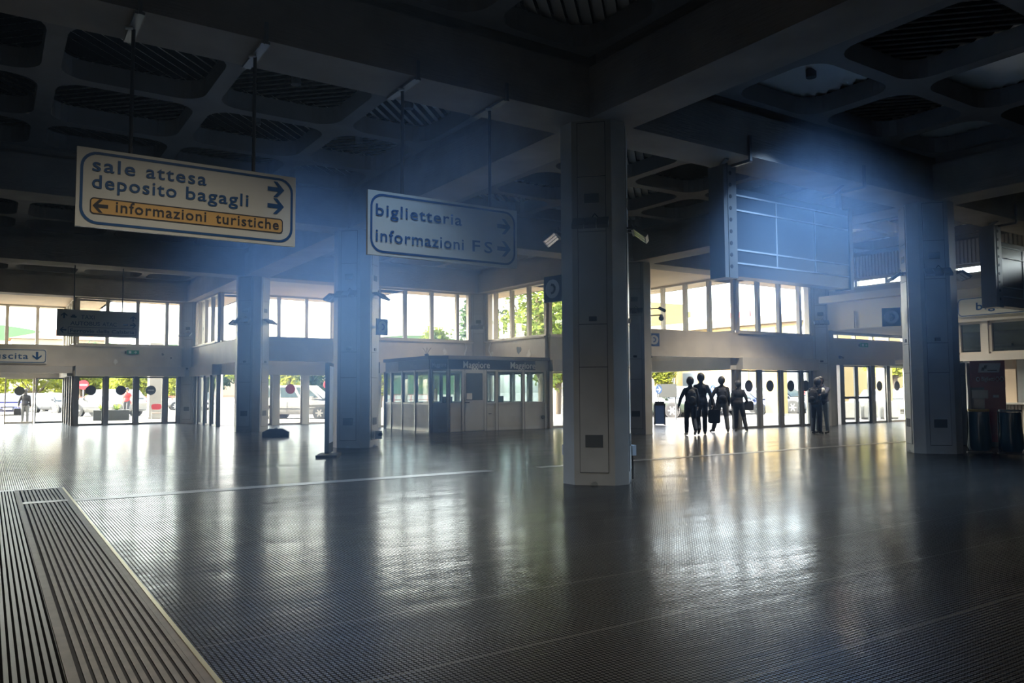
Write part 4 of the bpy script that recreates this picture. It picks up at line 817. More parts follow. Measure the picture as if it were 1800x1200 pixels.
        t0 = wr + d * .025 * s_ + f_ * .026 * s_; t1 = t0 + (d * .6 + f_ * .65 + inn * .2).normalized() * .04 * s_; t2 = t1 + (d * .9 + f_ * .15 + inn * .3).normalized() * .032 * s_
        c(t0, .0135, t1, .0115, 'skin'); c(t1, .0115, t2, .0095, 'skin')
        hp, kn, an, to = J['hp' + sd], J['kn' + sd], J['an' + sd], J['toe' + sd]
        c(hp, .105 * b_, lerp(hp, kn, .5), .093 * b_, bottom); c(lerp(hp, kn, .5), .093 * b_, kn, .074 * b_, bottom); c(kn, .074 * b_, lerp(kn, an, .35), .072 * b_, bottom); c(lerp(kn, an, .35), .072 * b_, an + V((0, 0, .03)) * s_, .062, bottom)
        c(an + V((0, 0, -.03)) * s_, .045, lerp(an, to, .5), .043, shoe); c(lerp(an, to, .5), .043, to, .035, shoe); c(an + (an - to).normalized() * .04 * s_ + V((0, 0, -.045)) * s_, .036, an + V((0, 0, -.02)) * s_, .04, shoe)
    if jacket: e(J['pelvis'] + V((0, -.005, .03)) * s_, (.182 * b_, .145 * b_, .15), top); c(J['neck'] + V((0, -.02, -.03)) * s_, .078, J['neck'] + V((0, -.02, .015)) * s_, .07, top)
    if hood: e(J['neck'] + V((0, -.07, -.0)) * s_, (.11, .075, .07), top)
    mats = list(dict.fromkeys(p[-1] for p in P_)); me = fuse(P_, mats, 'person_body')
    zmin = min(v.co.z for v in me.vertices)
    for v in me.vertices: v.co.z -= zmin
    o = bpy.data.objects.new('person', me); COL.objects.link(o); o.location = loc; o.rotation_euler = (0, 0, rz); tag(o, lb, 'person')
    off = V((0, 0, -zmin))
    m = MB(); hc = h + off; s_ = s_ * hs
    T = Matrix.Translation(hc + V((0, -.022, .035)) * s_) @ Matrix.Rotation(R(14), 4, 'X'); mm = MB(); mm.ball((0, 0, 0), .092 * s_, .108 * s_, .110 * s_, hair, 20, 13)
    keep = [i for i, f in enumerate(mm.f) if max((mm.v[q][1] - .05 * s_ if mm.v[q][2] < .03 * s_ else -1) for q in f) < 0 and max(mm.v[q][2] for q in f) > -.085 * s_]
    m.add([T @ V(q) for q in mm.v], [mm.f[i] for i in keep], hair, True)
    if long_hair: m.ball((hc.x, hc.y - .075 * s_, hc.z - .1 * s_), .075 * s_, .045 * s_, .16 * s_, hair)
    hr = m.build('hair', o)
    sd_ = hr.modifiers.new('thick', 'SOLIDIFY'); sd_.thickness = .012; sd_.offset = 1
    if face:
        for q in (-1, 1):
            m = MB(); m.ball((hc.x + q * .03 * s_, hc.y + .081 * s_, hc.z + .006 * s_), .011 * s_, .008 * s_, .007 * s_, 'paper', 10, 7); ey = m.build('eye', o)
            m = MB(); m.ball((hc.x + q * .03 * s_, hc.y + .087 * s_, hc.z + .006 * s_), .005 * s_, .004 * s_, .005 * s_, 'black', 8, 6); m.build('iris', ey)
    if cap:
        m = MB(); mm = MB(); mm.ball((0, 0, 0), .094 * s_, .106 * s_, .09 * s_, cap, 20, 11); ks = [f for f in mm.f if min(mm.v[q][2] for q in f) > -.015 * s_]; T = Matrix.Translation(hc + V((0, -.01, .05)) * s_); m.add([T @ V(q) for q in mm.v], ks, cap, True); m.box(hc.x - .06 * s_, hc.x + .06 * s_, hc.y + .06 * s_, hc.y + .17 * s_, hc.z + .045 * s_, hc.z + .055 * s_, cap); m.build('cap', o)
    o['_wrL'] = list(J['wrL'] + off); o['_wrR'] = list(J['wrR'] + off)
    return o
def at(o, p):                                # point of a figure's own frame in the hall
    return Matrix.Translation(o.location) @ Matrix.Rotation(o.rotation_euler.z, 4, 'Z') @ V(p)
def backpack(lb, o, k, y=-.2, z=1.2, s_=1.0):
    t = thing('backpack', lb, 'backpack', at(o, (0, y, z)), o.rotation_euler.z)
    m = MB(); m.ball((0, 0, 0), .15 * s_, .085 * s_, .22 * s_, k); m.box(-.12 * s_, .12 * s_, -.07 * s_, .05, -.19 * s_, .12 * s_, k); m.build('body', t, bevel=.02); m = MB(); m.ball((0, -.08 * s_, -.08 * s_), .1 * s_, .04, .09 * s_, k); m.build('front_pocket', t)
    for q in (-1, 1): m = MB(); m.path([(q * .09, .04, .18 * s_), (q * .1, .16, .23), (q * .11, .31, .12), (q * .12, .30, -.06), (q * .12, .1, -.2)], .014, 'cloth_grey' if k != 'cloth_grey' else 'cloth_black', 6); m.build('strap', t)
    return t
def handbag(lb, p, k, w_=.38, h_=.32, d_=.16, rz=0.):
    t = thing('bag', lb, 'bag', p, rz); m = MB(); m.prism(rrect(-w_ / 2, w_ / 2, -h_ - .1, -.1, .06), -d_ / 2, d_ / 2, k, Matrix.Rotation(R(90), 4, 'X')); m.build('body', t, bevel=.03)
    m = MB(); m.path([(-w_ * .28, 0, -.11), (-w_ * .2, 0, -.02), (0, 0, .005), (w_ * .2, 0, -.02), (w_ * .28, 0, -.11)], .013, k, 6); m.build('handle', t); return t
AWAY = R(-43)                                # walking off, along the camera's own view
A = person('tall person in dark clothes walking out, holding a black bag low in the right hand', (18.55, 17.32, 0), AWAY, 'cloth_charcoal', 'denim_dark', hgt=1.86, pose=dict(wrR=(.31, .06, .86), elR=(.27, -.02, 1.12), anL=(-.09, -.22, .15), knL=(-.1, .02, .5), toeL=(-.1, -.1, .05), anR=(.1, .16, .085), knR=(.1, .14, .5), toeR=(.11, .31, .03)))
w_ = at(A, A['_wrR']); handbag('black soft bag carried by the tall person walking out', (w_.x + .05, w_.y - .02, w_.z - .05), 'cloth_black', .36, .42, .18, AWAY)
B = person('person with a backpack walking close to the left of the tall person', (18.0, 17.25, 0), AWAY + .15, 'cloth_charcoal', 'denim_dark', 'shoe_white', hgt=1.74, pose=dict(elL=(-.29, -.03, 1.14), wrL=(-.36, .0, .88), anR=(.1, -.2, .16), knR=(.1, .03, .5), toeR=(.1, -.08, .05), knL=(-.1, .12, .5), anL=(-.1, .14, .085), toeL=(-.11, .29, .03)))
backpack('dark backpack on the left one of the walking pair', B, 'cloth_grey', -.19, 1.2)
C_ = person('striding person with a grey backpack and a coat over the left arm', (20.25, 18.0, 0), AWAY, 'cloth_black', 'cloth_grey', hgt=1.78, build_=1.06, pose=dict(elL=(-.30, -.02, 1.14), wrL=(-.30, .14, .98), knL=(-.17, .06, .5), anL=(-.28, .03, .085), toeL=(-.36, .16, .03), knR=(.13, .02, .5), anR=(.16, -.06, .085), toeR=(.18, .1, .03)))
backpack('light strapped dark backpack on the striding person', C_, 'cloth_black', -.21, 1.22, 1.1)
t = thing('coat', 'dark coat hanging over the left arm of the striding person', 'coat', at(C_, (-.33, .02, 1.06))); m = MB(); m.ball((0, 0, -.16), .12, .12, .26, 'cloth_black'); m.ball((.02, .03, -.33), .09, .1, .17, 'cloth_black'); m.build('cloth', t)
D = person('shorter person in black walking right of the striding backpacker', (21.2, 18.12, 0), AWAY - .1, 'cloth_black', 'cloth_black', hgt=1.66, build_=1.05, pose=dict(elR=(.27, -.04, 1.12), wrR=(.3, .05, .92), knR=(.17, .05, .5), anR=(.24, -.04, .085), toeR=(.28, .11, .03), knL=(-.09, .05, .5), anL=(-.1, .08, .085), toeL=(-.12, .23, .03)))
w_ = at(D, D['_wrR']); handbag('black shoulder bag at the right side of the shorter person in black', (w_.x + .03, w_.y - .03, w_.z + .22), 'cloth_black', .3, .3, .13, AWAY)
E_ = person('left one of the embracing couple, black jacket and dark jeans', (21.75, 15.50, 0), R(-78), 'cloth_black', 'denim_dark', hgt=1.72, pose=dict(elR=(.2, .2, 1.22), wrR=(.1, .36, 1.22), elL=(-.22, .2, 1.26), wrL=(-.12, .38, 1.3), head=(.05, .05, 1.585), knL=(-.11, .02, .5)))
F_ = person('right one of the embracing couple, dark jacket and pale jeans', (22.06, 15.47, 0), R(100), 'cloth_navy', 'denim_pale', hgt=1.74, pose=dict(elL=(-.2, .2, 1.24), wrL=(-.1, .36, 1.2), elR=(.22, .2, 1.2), wrR=(.12, .38, 1.14), head=(.06, .04, 1.6), knR=(.15, .06, .5), anR=(.2, .02, .085), toeR=(.24, .17, .03)))
t = backpack('black backpack worn by the left one of the embracing couple', E_, 'cloth_black', -.21, 1.18, 1.05)
tag(MB().ball((0, 0, 0), .06, .075, .12, 'cloth_white').build('white_cloth', loc=at(E_, (.23, .0, 1.33))), 'white cloth tucked under the arm of the embracing person', 'cloth')
G_ = person('lone person in black jacket and grey trousers standing outside the left doors', (1.56, 45.3, -.06), R(-12), 'cloth_black', 'cloth_grey', hgt=1.62, hood=True, long_hair=True, pose=dict(wrL=(-.3, .05, .9), elL=(-.27, -.02, 1.13)))
w_ = at(G_, G_['_wrL']); handbag('black bag in the left hand of the lone person outside', (w_.x - .03, w_.y, w_.z - .04), 'cloth_black', .34, .3, .14)
person('person in a red shirt and dark cap walking past the planter outside', (6.75, 50.6, -.06), R(150), 'cloth_red', 'cloth_charcoal', hgt=1.7, cap='cloth_black', jacket=False, sleeve=False, build_=1.1, pose=dict(knL=(-.1, .12, .5), anL=(-.1, .12, .085), toeL=(-.11, .27, .03), anR=(.1, -.2, .15), toeR=(.1, -.08, .05), elL=(-.28, .0, 1.14), wrL=(-.34, .08, .92)))
person('small figure in a red jacket bending forward near the parked cars at the right', (54.5, 33.2, -.06), R(120), 'cloth_red', 'cloth_black', hgt=1.7, pose=dict(chest=(0, .12, 1.28), neck=(0, .2, 1.4), head=(0, .28, 1.52), shL=(-.18, .17, 1.37), shR=(.18, .17, 1.37), elL=(-.22, .3, 1.15), wrL=(-.2, .45, 1.0), elR=(.22, .3, 1.15), wrR=(.2, .45, 1.0)))
person('small dark figure beside the red jacket near the parked cars', (54.9, 31.9, -.06), R(60), 'cloth_charcoal', 'cloth_charcoal', hgt=1.6)

# ------------------------------------------------------------------ parked cars
def car(lb, loc, rz, colour, kind='hatch', plate=True, wheels='hubcap'):
    """Nose towards +X in its own frame."""
    dims = dict(hatch=(4.0, 1.72, 1.47), suv=(4.5, 1.84, 1.68), van=(4.4, 1.8, 1.82), sedan=(4.5, 1.78, 1.45))[kind]; L_, W_, H_ = dims
    t = thing('car', lb, 'car', loc, rz, 'cars parked outside'); hw = W_ / 2; zb, belt, hood = .24, H_ * .60, H_ * (.56 if kind != 'suv' else .6)
    xs = [-L_ / 2, -L_ / 2 + .12, -L_ * .36, -L_ * .1, L_ * .17, L_ * .30, L_ / 2 - .3, L_ / 2 - .06, L_ / 2]
    zt = [belt * .8, belt * 1.0, belt * 1.01, belt, belt * .99, hood * 1.0, hood * .88, hood * .74, hood * .55]; ws = [.86, .96, 1, 1, 1, .99, .95, .86, .78]; zl = [.42, .3, zb, zb, zb, zb, zb + .02, .3, .36]
    m = MB(); prof = lambda x, z0, z1, w2: [(x, -w2 * .9, z0), (x, -w2, z0 + (z1 - z0) * .3), (x, -w2 * .99, z0 + (z1 - z0) * .72), (x, -w2 * .9, z1), (x, w2 * .9, z1), (x, w2 * .99, z0 + (z1 - z0) * .72), (x, w2, z0 + (z1 - z0) * .3), (x, w2 * .9, z0)]
    vs_ = []
    for x, z1, w2, z0 in zip(xs, zt, ws, zl): vs_ += prof(x, z0, z1, hw * w2)
    n = 8; m.add(vs_, [(j * n + i, j * n + (i + 1) % n, (j + 1) * n + (i + 1) % n, (j + 1) * n + i) for j in range(len(xs) - 1) for i in range(n)], colour, True); m.add(vs_[:n], [list(range(n))], colour); m.add(vs_[-n:], [list(range(n))[::-1]], colour)
    m.build('body', t, bevel=.03)
    tail = -L_ / 2 + (.1 if kind in ('hatch', 'suv', 'van') else .75); base_f = L_ * .27 if kind != 'van' else L_ * .34; top_f = L_ * .08 if kind != 'van' else L_ * .16; top_b = tail + (.42 if kind != 'van' else .15); rw = hw * .72; bw_ = hw * .92
    m = MB(); P0 = [(tail, belt - .02, bw_), (base_f, belt - .04, bw_), (top_f, H_ - .03, rw), (L_ * -.08, H_, rw), (top_b, H_ - .05, rw)]
    vs_ = [(x, -y, z) for x, z, y in P0] + [(x, y, z) for x, z, y in P0]; m.add(vs_, [(0, 1, 2, 3, 4), (5, 9, 8, 7, 6), (1, 6, 7, 2), (2, 7, 8, 3), (3, 8, 9, 4), (4, 9, 5, 0)], colour, False); m.build('cabin', t, bevel=.04)
    def glassq(nm, pts, off):
        m = MB(); p = [V(q) for q in pts]; nr = (p[1] - p[0]).cross(p[-1] - p[0]).normalized(); nr = nr if nr.dot(V(off)) > 0 else -nr; m.add([q + nr * .012 for q in p], [list(range(len(p)))], 'car_glass'); m.build(nm, t)
    def sidept(sg, u, v):                        # u along the cabin, v up the window
        xb = tail + (base_f - tail) * u; xt = top_b + (top_f - top_b) * u; return (xb + (xt - xb) * v, sg * (bw_ + (rw - bw_) * v), belt + (H_ - .04 - belt) * v)
    for sg in (-1, 1):
        spans = [(.1, .47), (.5, .9)] if kind != 'van' else [(.04, .32), (.36, .64), (.68, .95)]
        for a, b in spans: glassq('side_window', [sidept(sg, a, .1), sidept(sg, b, .1), sidept(sg, b - .02, .88), sidept(sg, a + .02, .88)], (0, sg, 0))
        m = MB(); m.box(L_ * .2, L_ * .24, sg * hw * .95, sg * (hw + .16), belt, belt + .13, colour); m.build('mirror', t)
        m = MB(); m.box(-L_ * .34, L_ * .3, sg * hw * 1.0 - .012, sg * hw * 1.0 + .012, .52, .58, 'car_trim'); 
        for xd in (-L_ * .1, L_ * .16): m.box(xd - .006, xd + .006, sg * hw * .995 - .01, sg * hw * .995 + .008, .35, belt * .95, 'car_trim')
        m.build('side_moulding', t)
        m = MB(); m.ball((L_ / 2 - .17, sg * hw * .68, hood * .70), .14, .17, .09, 'lamp_glass', 12, 8); m.build('headlamp', t); m = MB(); m.ball((-L_ / 2 + .1, sg * hw * .8, belt * .82), .08, .1, .16, 'lamp_red', 10, 8); m.build('tail_lamp', t)
    ins = lambda a, b, k: tuple(V(a).lerp(V(b), k)); w0 = [(base_f, -bw_ * .92, belt + .02), (base_f, bw_ * .92, belt + .02), (top_f, rw * .92, H_ - .07), (top_f, -rw * .92, H_ - .07)]; glassq('windscreen', w0, (1, 0, .3))
    glassq('rear_window', [(tail, -bw_ * .85, belt + .1), (tail + (top_b - tail) * .12, bw_ * .85, belt + .1), (top_b, rw * .85, H_ - .1), (top_b, -rw * .85, H_ - .1)], (-1, 0, .2))
    wr_ = .32 if kind != 'suv' else .37
    for xw in (-L_ * .31, L_ * .315):
        for sg in (-1, 1):
            m = MB(); m.tube((xw, sg * (hw - .24), wr_), (xw, sg * (hw + .015), wr_), wr_ + .06, 'car_trim', n=22); m.build('wheel_arch', t)
            m = MB(); m.tube((xw, sg * (hw - .2), wr_), (xw, sg * (hw + .03), wr_), wr_, 'tyre', n=24); wl = m.build('wheel', t)
            m = MB(); m.tube((xw, sg * (hw + .02), wr_), (xw, sg * (hw + .038), wr_), wr_ * .3, wheels, n=16)
            for q in range(6): a = q * 1.047; T = Matrix.Translation((xw, sg * (hw + .034), wr_)) @ Matrix.Rotation(a, 4, 'Y'); m.box(.02, wr_ * .66, -.008, .008, -.035, .035, wheels, T)
            m.build('hubcap', wl)
    m = MB(); m.box(L_ / 2 - .06, L_ / 2 + .03, -hw * .74, hw * .74, .34, .46, 'car_trim'); m.box(L_ / 2 - .1, L_ / 2 - .005, -hw * .42, hw * .42, hood * .62, hood * .74, 'car_trim'); m.build('grille', t)
    if plate: m = MB(); m.box(L_ / 2 + .02, L_ / 2 + .045, -.25, .25, .40, .51, 'plate'); m.build('number_plate', t)
    return t
for k_, c_ in dict(paint_silver=(.15, .15, .145), paint_white=(.23, .23, .225), paint_purple=(.06, .06, .22), paint_dark=(.03, .035, .045), paint_blue=(.04, .06, .16), paint_red=(.42, .02, .03), paint_green=(.03, .045, .03), paint_grey=(.2, .21, .22)).items(): paint(k_, c_)
G0 = -.06
car('silver estate car parked side-on behind the left glass doors', (6.3, 55.4, G0), R(137), 'paint_silver', 'suv')
car('purple blue car facing in at the far left edge', (1.2, 63, G0), R(-92), 'paint_purple', 'sedan')
car('dark blue car parked behind the lone person at the left', (4.3, 68, G0), R(-60), 'paint_dark', 'hatch')
car('white car peeping out between the purple and the dark car', (2.9, 75, G0), R(-75), 'paint_white', 'hatch')
car('white van with a large spoked wheel outside the doors behind the totem', (14.35, 42.6, G0), R(-40), 'paint_white', 'van')
car('pale car far off by the railing, seen past the left return glazing', (14.2, 70, G0), R(175), 'paint_silver', 'hatch')
car('dark green car behind the notice board', (30.6, 31.9, G0), R(-70), 'paint_green', 'suv')
car('white car behind the tall walking person', (33.0, 32.2, G0), R(-75), 'paint_white', 'suv')
car('white car between the walking pair and the striding person', (35.6, 32.6, G0), R(-78), 'paint_white', 'hatch')
car('blue car behind the first black disc of the right glass doors', (38.3, 32.2, G0), R(-80), 'paint_blue', 'sedan')
car('dark grey car behind the third disc of the right glass doors', (41.4, 32.0, G0), R(-86), 'paint_dark', 'suv')
car('red car seen through the last pane of the right glass doors', (43.7, 32.3, G0), R(-80), 'paint_red', 'hatch')
car('white car behind the double doors at the far right', (45.2, 27.4, G0), R(-105), 'paint_white', 'sedan')
car('white hatchback parked just right of it behind the far right double doors', (48.3, 27.6, G0), R(-100), 'paint_white', 'hatch')
car('red car behind the last far right door, by the small dark figure', (52.6, 29.6, G0), R(-100), 'paint_red', 'hatch')

# ------------------------------------------------------------------ trees and plants outside
def tree(lb, x, y, h_, r, leaf='leaf_mid', trunk=.25, n=2600, size=.3, kind='tree', zc=None, name='tree'):
    t = thing(name, lb, 'tree', (x, y, G0)); rr_ = random.Random(hash((round(x * 10), round(y * 10))) & 0xffff)
    m = MB(); zc0 = h_ * trunk; m.path([(0, 0, 0), (rr_.uniform(-.1, .1), rr_.uniform(-.1, .1), zc0), (rr_.uniform(-.25, .25), rr_.uniform(-.25, .25), h_ * .7)], max(.06, r * .06), 'bark')
    for q in range(5): a = q * 1.26 + rr_.random(); m.tube((0, 0, zc0 * .9), (r * .6 * math.cos(a), r * .6 * math.sin(a), h_ * rr_.uniform(.45, .8)), max(.03, r * .03), 'bark', .02)
    m.build('trunk', t)
    m = MB(); blobs = []
    for q in range(16):
        a, u = rr_.uniform(0, 6.283), rr_.uniform(0, 1)
        if kind == 'cypress': z_ = zc0 * .3 + u * (h_ - zc0 * .3); rad = r * max(.12, (1 - u) ** .6) * .7; blobs.append((rad * .35 * math.cos(a), rad * .35 * math.sin(a), z_, rad, h_ * .13))
        else:
            z_ = zc0 + (h_ - zc0) * (.12 + .76 * u); rad = r * math.sin(math.pi * (.18 + .68 * u)); d_ = rad * rr_.uniform(.15, .72); blobs.append((d_ * math.cos(a), d_ * math.sin(a), z_, r * .42, (h_ - zc0) * .19))
    for q in range(n):
        bx_, by_, bz_, br_, bh_ = blobs[q % len(blobs)]; a, ph = rr_.uniform(0, 6.283), math.asin(rr_.uniform(-1, 1)); k_ = rr_.uniform(.55, 1.05)
        c = V((bx_ + br_ * k_ * math.cos(ph) * math.cos(a), by_ + br_ * k_ * math.cos(ph) * math.sin(a), bz_ + bh_ * k_ * math.sin(ph))); u_ = V((rr_.gauss(0, 1), rr_.gauss(0, 1), rr_.gauss(0, 1))).normalized(); v_ = u_.orthogonal().normalized(); s_ = size * rr_.uniform(.6, 1.2)
        m.add([c - u_ * s_ * .5, c + v_ * s_ * .28, c + u_ * s_ * .5, c - v_ * s_ * .28], [(0, 1, 2, 3)], leaf)
    m.build('crown', t); return t
tree('yellow green bushy tree above the purple car, farthest left', -.6, 82, 4.6, 3.4, 'leaf_bright', size=.45)
tree('yellow green bushy tree above the dark car at the left', 3.6, 84, 4.9, 3.4, 'leaf_bright', size=.45)
tree('bright tree behind the post of the left glass doors', 7.6, 86, 4.6, 3.0, 'leaf_bright', size=.45)
tree('dark pine seen through the first pane of the left doors', 8.9, 88, 6.2, 2.8, 'leaf_blue', size=.45)
tree('bright tree above the silver car bonnet', 10.6, 80, 4.4, 2.6, 'leaf_bright', size=.42)
tree('slim dark cypress behind the second pane of the left doors', 12.1, 90, 6.6, 1.3, 'leaf_dark', .1, kind='cypress', size=.35)
tree('mid green tree right of the slim cypress at the left', 13.6, 86, 4.8, 2.4, 'leaf_mid', size=.42)
tree('bright tree behind the last pane of the left doors', 15.6, 82, 5.0, 2.6, 'leaf_bright', size=.42)
tree('dark green tree behind the left return glazing', 18.6, 82, 5.6, 3.0, 'leaf_blue', size=.42)
tree('mid green tree behind the third column', 21.6, 80, 5.4, 2.8, 'leaf_mid', size=.42)
tree('yellow green tree over the rear of the white van', 22.6, 70, 5.2, 2.6, 'leaf_bright', size=.4)
tree('dark tree over the middle of the white van', 25.2, 72, 5.6, 2.4, 'leaf_blue', size=.4)
tree('dark cypress above the bonnet of the white van', 27.3, 72, 6.2, 1.1, 'leaf_dark', .1, kind='cypress', size=.32)
tree('second dark cypress beside the one above the white van', 28.6, 72, 6.0, 1.0, 'leaf_dark', .1, kind='cypress', size=.32)
tree('yellow tree right of the cypresses above the white van', 29.6, 66, 5.0, 2.0, 'leaf_bright', size=.4)
tree('pale low tree behind the kiosk, under the bright windows', 33.0, 62, 7.0, 2.6, 'leaf_mid', size=.42)
tree('large leafy tree close outside the glazing right of the kiosk', 26.3, 36.6, 9.6, 3.6, 'leaf_mid', .2, n=5200, size=.36)
tree('bright leafy tree between the kiosk and the nearest column', 29.4, 39.2, 8.4, 3.0, 'leaf_bright', .2, n=4000, size=.36)
tree('palm like pale tree left of the large leafy tree', 25.2, 41.5, 7.8, 1.8, 'leaf_blue', .45, size=.4)
tree('yellow green low tree behind the blue arrow sign by the bin', 43.5, 47.5, 4.6, 2.0, 'leaf_bright', size=.34)
tree('second yellow green low tree beyond the open exit', 45.6, 46.2, 4.2, 1.5, 'leaf_bright', size=.34)
tree('bright tree overhanging the cars at the far right doors', 49.8, 29.6, 4.7, 2.7, 'leaf_bright', .5, n=3200, size=.34)
tree('grey green tree behind the far right double doors', 61, 30.5, 4.7, 2.6, 'leaf_blue', .2, size=.4)
tree('yellow green tree behind the last far right door', 66, 29.5, 4.9, 2.8, 'leaf_bright', .2, size=.4)
t = thing('planter_box', 'dark trough planter with spiky agave outside the left doors', 'planter', (5.5, 46.6, G0), R(-8)); m = MB(); m.box(-.85, .85, -.3, .3, 0, .55, 'planter_dark'); m.build('trough', t, bevel=.02)
m = MB()
for q in range(26): a = q * .75; m.add([V((-.35 + .05 * math.cos(a + 1.5), .05 * math.sin(a + 1.5), .5)) + V((random.uniform(-.3, .9), 0, 0)) * (q % 3 > 0), V((0, 0, 0)), V((0, 0, 0))][:1] + [(0, 0, 0)] * 0, [], 'leaf_mid') if False else None
for cx_ in (-.45, .25):
    for q in range(13):
        a = q * .48 + cx_; b = V((cx_, 0, .52)); tip = b + V((.42 * math.cos(a), .42 * math.sin(a), .25 + .18 * math.sin(q * 2.1))); sd_ = V((-math.sin(a), math.cos(a), 0)) * .045; md = b.lerp(tip, .5) + V((0, 0, .1)); m.add([b - sd_, b + sd_, md + sd_, tip, md - sd_], [(0, 1, 2, 4), (4, 2, 3)], 'leaf_mid')
m.build('agave', t)
for lb, x_, y_, w2 in (('wide pale planter box behind the far right double doors', 34.5, 22.9, 1.1), ('pale planter box in the middle behind the far right doors', 35.5, 22.4, .7), ('pale planter box nearest the last far right door', 36.4, 21.9, .8)):
    t = thing('planter_box', lb, 'planter', (x_, y_, G0), R(-35)); m = MB(); m.box(-w2 / 2, w2 / 2, -.3, .3, .08, .85, 'planter'); m.build('trough', t, bevel=.03); m = MB(); m.box(-w2 / 2 + .08, w2 / 2 - .08, -.24, .24, 0, .08, 'black'); m.build('plinth', t); m = MB(); m.box(-w2 / 2 + .05, w2 / 2 - .05, -.25, .25, .85, .87, 'bark'); m.build('soil', t)
# ------------------------------------------------------------------ chairs, signs, railings outside
def chair(lb, loc, rz, k):
    t = thing('chair', lb, 'chair', loc, rz, 'chairs outside the left glazing'); m = MB(); m.prism(rrect(-.23, .23, -.22, .22, .08), .44, .47, 'vent_dark' if k == 'planter_dark' else 'wood'); m.build('seat', t)
    m = MB(); m.prism(rrect(-.23, .23, .62, .9, .12), -.02, .02, k, Matrix.Translation((0, .24, 0)) @ Matrix.Rotation(R(90), 4, 'X')); m.build('backrest', t)
    for a in (-1, 1):
        for b in (-1, 1): m = MB(); m.tube((a * .2, b * .19, .45), (a * .23, b * .23, 0), .013, 'metal_grey'); m.build('leg', t)
        m = MB(); m.tube((a * .2, .22, .45), (a * .19, .25, .72), .013, 'metal_grey'); m.build('back_post', t)
chair('chair with a red backrest outside the left glass doors', (7.0, 42.4, G0), R(170), 'plastic_red'); chair('dark chair in the shade outside the corner panel at the left', (8.35, 41.6, G0), R(200), 'planter_dark')
def road_sign(lb, loc, r, k, bar):
    t = thing('road_sign', lb, 'sign', loc); m = MB(); m.tube((0, .03, 0), (0, .03, 2.1), .03, 'metal_grey'); m.build('post', t); m = MB(); m.prism([(r * math.cos(i * .2618), r * math.sin(i * .2618)) for i in range(24)], -.01, .01, k, Matrix.Translation((0, 0, 1.95)) @ Matrix.Rotation(R(90), 4, 'X')); d = m.build('disc', t)
    if bar: m = MB(); m.box(-r * .7, r * .7, -.016, -.01, 1.95 - r * .16, 1.95 + r * .16, 'sign_white'); m.build('bar', d)
road_sign('red no entry road sign by the first pane of the left doors', (5.0, 56, G0), .3, 'sign_red', True); road_sign('red round road sign near the second post of the left doors', (10.6, 63, G0), .3, 'sign_red', False); road_sign('red round road sign among the trees above the white van bonnet', (20.3, 54.5, G0), .32, 'sign_red', False); road_sign('white round road sign above the yellow wall beyond the open exit', (37.2, 39.2, G0), .3, 'sign_white', False)
t = thing('railing', 'long red railing in front of the trees beyond the left car park', 'railing', (0, 77, G0)); m = MB()
for z_ in (.5, 1.05): m.box(4, 40, -.03, .03, z_, z_ + .08, 'rail_red')
m.build('rails', t)
for q in range(19): MB().box(4 + q * 2 - .04, 4 + q * 2 + .04, -.04, .04, 0, 1.1, 'rail_red').build('post', t)
t = thing('railing', 'grey crash barrier beyond the left return glazing', 'railing', (0, 62, G0)); m = MB()
for z_ in (.35, .7): m.box(12, 24, -.03, .03, z_, z_ + .16, 'sign_pale')
m.build('rails', t)
for q in range(7): MB().box(12 + q * 2 - .05, 12 + q * 2 + .05, -.05, .05, 0, .85, 'metal_grey').build('post', t)
t = thing('lamp_post', 'white lamp post beyond the left return glazing', 'lamp post', (13.8, 58, G0)); m = MB(); m.tube((0, 0, 0), (0, 0, 5.2), .09, 'sign_white', .06); m.build('pole', t); m = MB(); m.tube((0, 0, 5.2), (.7, 0, 5.35), .05, 'sign_white'); m.ball((.8, 0, 5.33), .22, .1, .06, 'sign_white'); m.build('lamp', t)
# portico pillars outside
def pillar(lb, x, y, w2, k, h_=5.6):
    t = thing('pillar', lb, 'pillar', (x, y, G0)); m = MB(); m.box(-w2, w2, -w2, w2, 0, h_, k); m.build('shaft', t); m = MB(); m.box(-w2 - .04, w2 + .04, -w2 - .04, w2 + .04, 0, .12, 'concrete'); m.build('plinth', t)
pillar('grey portico pillar outside the third pane of the left doors', 7.75, 47.6, .33, 'concrete', 4.2); pillar('ochre portico pillar behind the second disc of the right glass doors', 36.6, 28.6, .42, 'ochre_wall', 4.4); pillar('slim white pillar seen beyond the open exit', 38.6, 42.5, .25, 'cream_wall', 4.4); pillar('ochre pillar seen behind the far right doors', 41.5, 25.2, .3, 'ochre_wall', 4.4)
# ------------------------------------------------------------------ buildings outside
def building(lb, x0, x1, y0, y1, h_, k, rows=(), cols=(), cornice=None, band=None):
    t = thing('building', lb, 'building', ((x0 + x1) / 2, (y0 + y1) / 2, G0)); ox, oy = (x0 + x1) / 2, (y0 + y1) / 2
    MB().box(x0 - ox, x1 - ox, y0 - oy, y1 - oy, 0, h_, k).build('walls', t)
    if cornice: MB().box(x0 - ox - .5, x1 - ox + .3, y0 - oy - .5, y1 - oy + .5, h_ - .5, h_ + .1, cornice).build('cornice', t)
    for z0, z1, gk in rows:
        for a in cols: m = MB(); m.box(x0 - ox - .06, x0 - ox + .02, a - oy - .85, a - oy + .85, z0, z1, 'cream_wall'); f_ = m.build('window', t); m = MB(); m.box(x0 - ox - .08, x0 - ox - .05, a - oy - .75, a - oy + .75, z0 + .1, z1 - .1, gk); m.build('pane', f_)
    return t
building('long ochre station wing with white blinds beyond the right glazing', 47, 58, 33.5, 50.3, 6.7, 'ochre_wall', ((4.2, 5.9, 'blind'), (1.2, 2.9, 'window_dark')), [35 + 2.5 * q for q in range(7)], 'cream_wall')
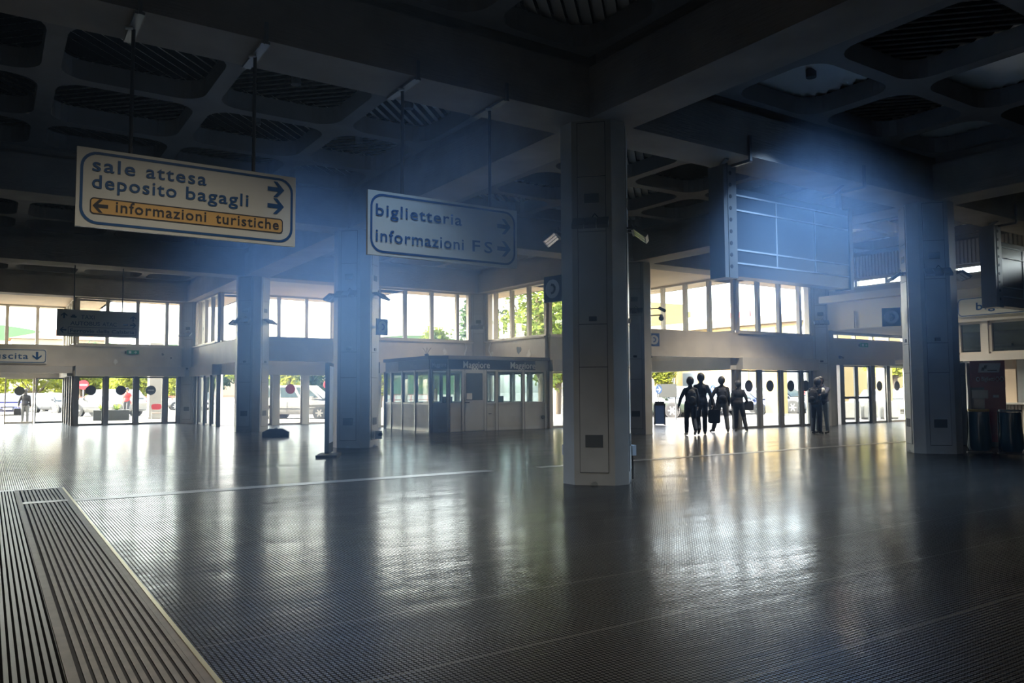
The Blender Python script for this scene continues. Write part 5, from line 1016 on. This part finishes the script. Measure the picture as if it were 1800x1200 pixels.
building('plain yellow tower block above the end of the station wing', 46.2, 53, 51, 55, 9.2, 'ochre_wall')
building('cream block with stepped balconies beyond the shaded column', 50, 60, 58, 70, 9.4, 'cream_wall', ((6.6, 8.0, 'window_dark'), (3.4, 4.8, 'window_dark')), [59.5 + 2.6 * q for q in range(4)], 'ochre_wall')
t = thing('billboard', 'small white and red roof billboard above the station wing', 'billboard', (52, 44.5, 6.7)); MB().box(-.1, .1, -1.5, 1.5, .55, 1.15, 'sign_red').build('red_half', t); MB().box(-.1, .1, -1.5, 1.5, 1.15, 1.9, 'blind').build('white_half', t)
for q in (-1, 1): MB().box(-.05, .05, q * 1.1 - .05, q * 1.1 + .05, 0, .6, 'metal_grey').build('post', t)
def house(lb, x, y, w2, d2, z, h_):
    t = thing('house', lb, 'house', (x, y, G0)); MB().box(-w2, w2, -d2, d2, 0, z, 'cream_wall').build('walls', t); m = MB(); m.add([(-w2 - .5, -d2 - .5, z), (w2 + .5, -d2 - .5, z), (w2 + .5, d2 + .5, z), (-w2 - .5, d2 + .5, z), (0, 0, z + h_)], [(0, 1, 4), (1, 2, 4), (2, 3, 4), (3, 0, 4)], 'roof_tile'); m.build('roof', t)
    for q in (-.5, .5): m = MB(); m.box(w2 * q - 1, w2 * q + 1, -d2 - .1, -d2, z - 3.2, z - 1.2, 'window_dark'); m.build('window', t)
house('far house with an orange hipped roof in the second left window', 13, 205, 9, 6, 13.2, 2.6); house('far low house in the first left window', 2.5, 224, 7, 6, 12.8, 1.2); house('far house under the taxi sign', 29, 226, 8, 6, 12.6, 1.6); house('far house right of the taxi sign in the left window', 50, 226, 10, 6, 13, 2.0); house('far house behind the windows above the white van', 78, 200, 8, 6, 13.4, 1.4)
m = MB(); hp_ = []
for q in range(41): a = q / 40; hp_.append((-40 + a * 220, 12 + 5 * math.sin(a * 9) * math.sin(a * 4 + 1) ** 2))
m.add([(x, 330 - abs(x - 40) * .3, -1) for x, z in hp_] + [(x, 345 - abs(x - 40) * .3, z + 9) for x, z in hp_], [(q, q + 1, 42 + q, 41 + q) for q in range(40)], 'leaf_blue'); struct(m, 'hills')
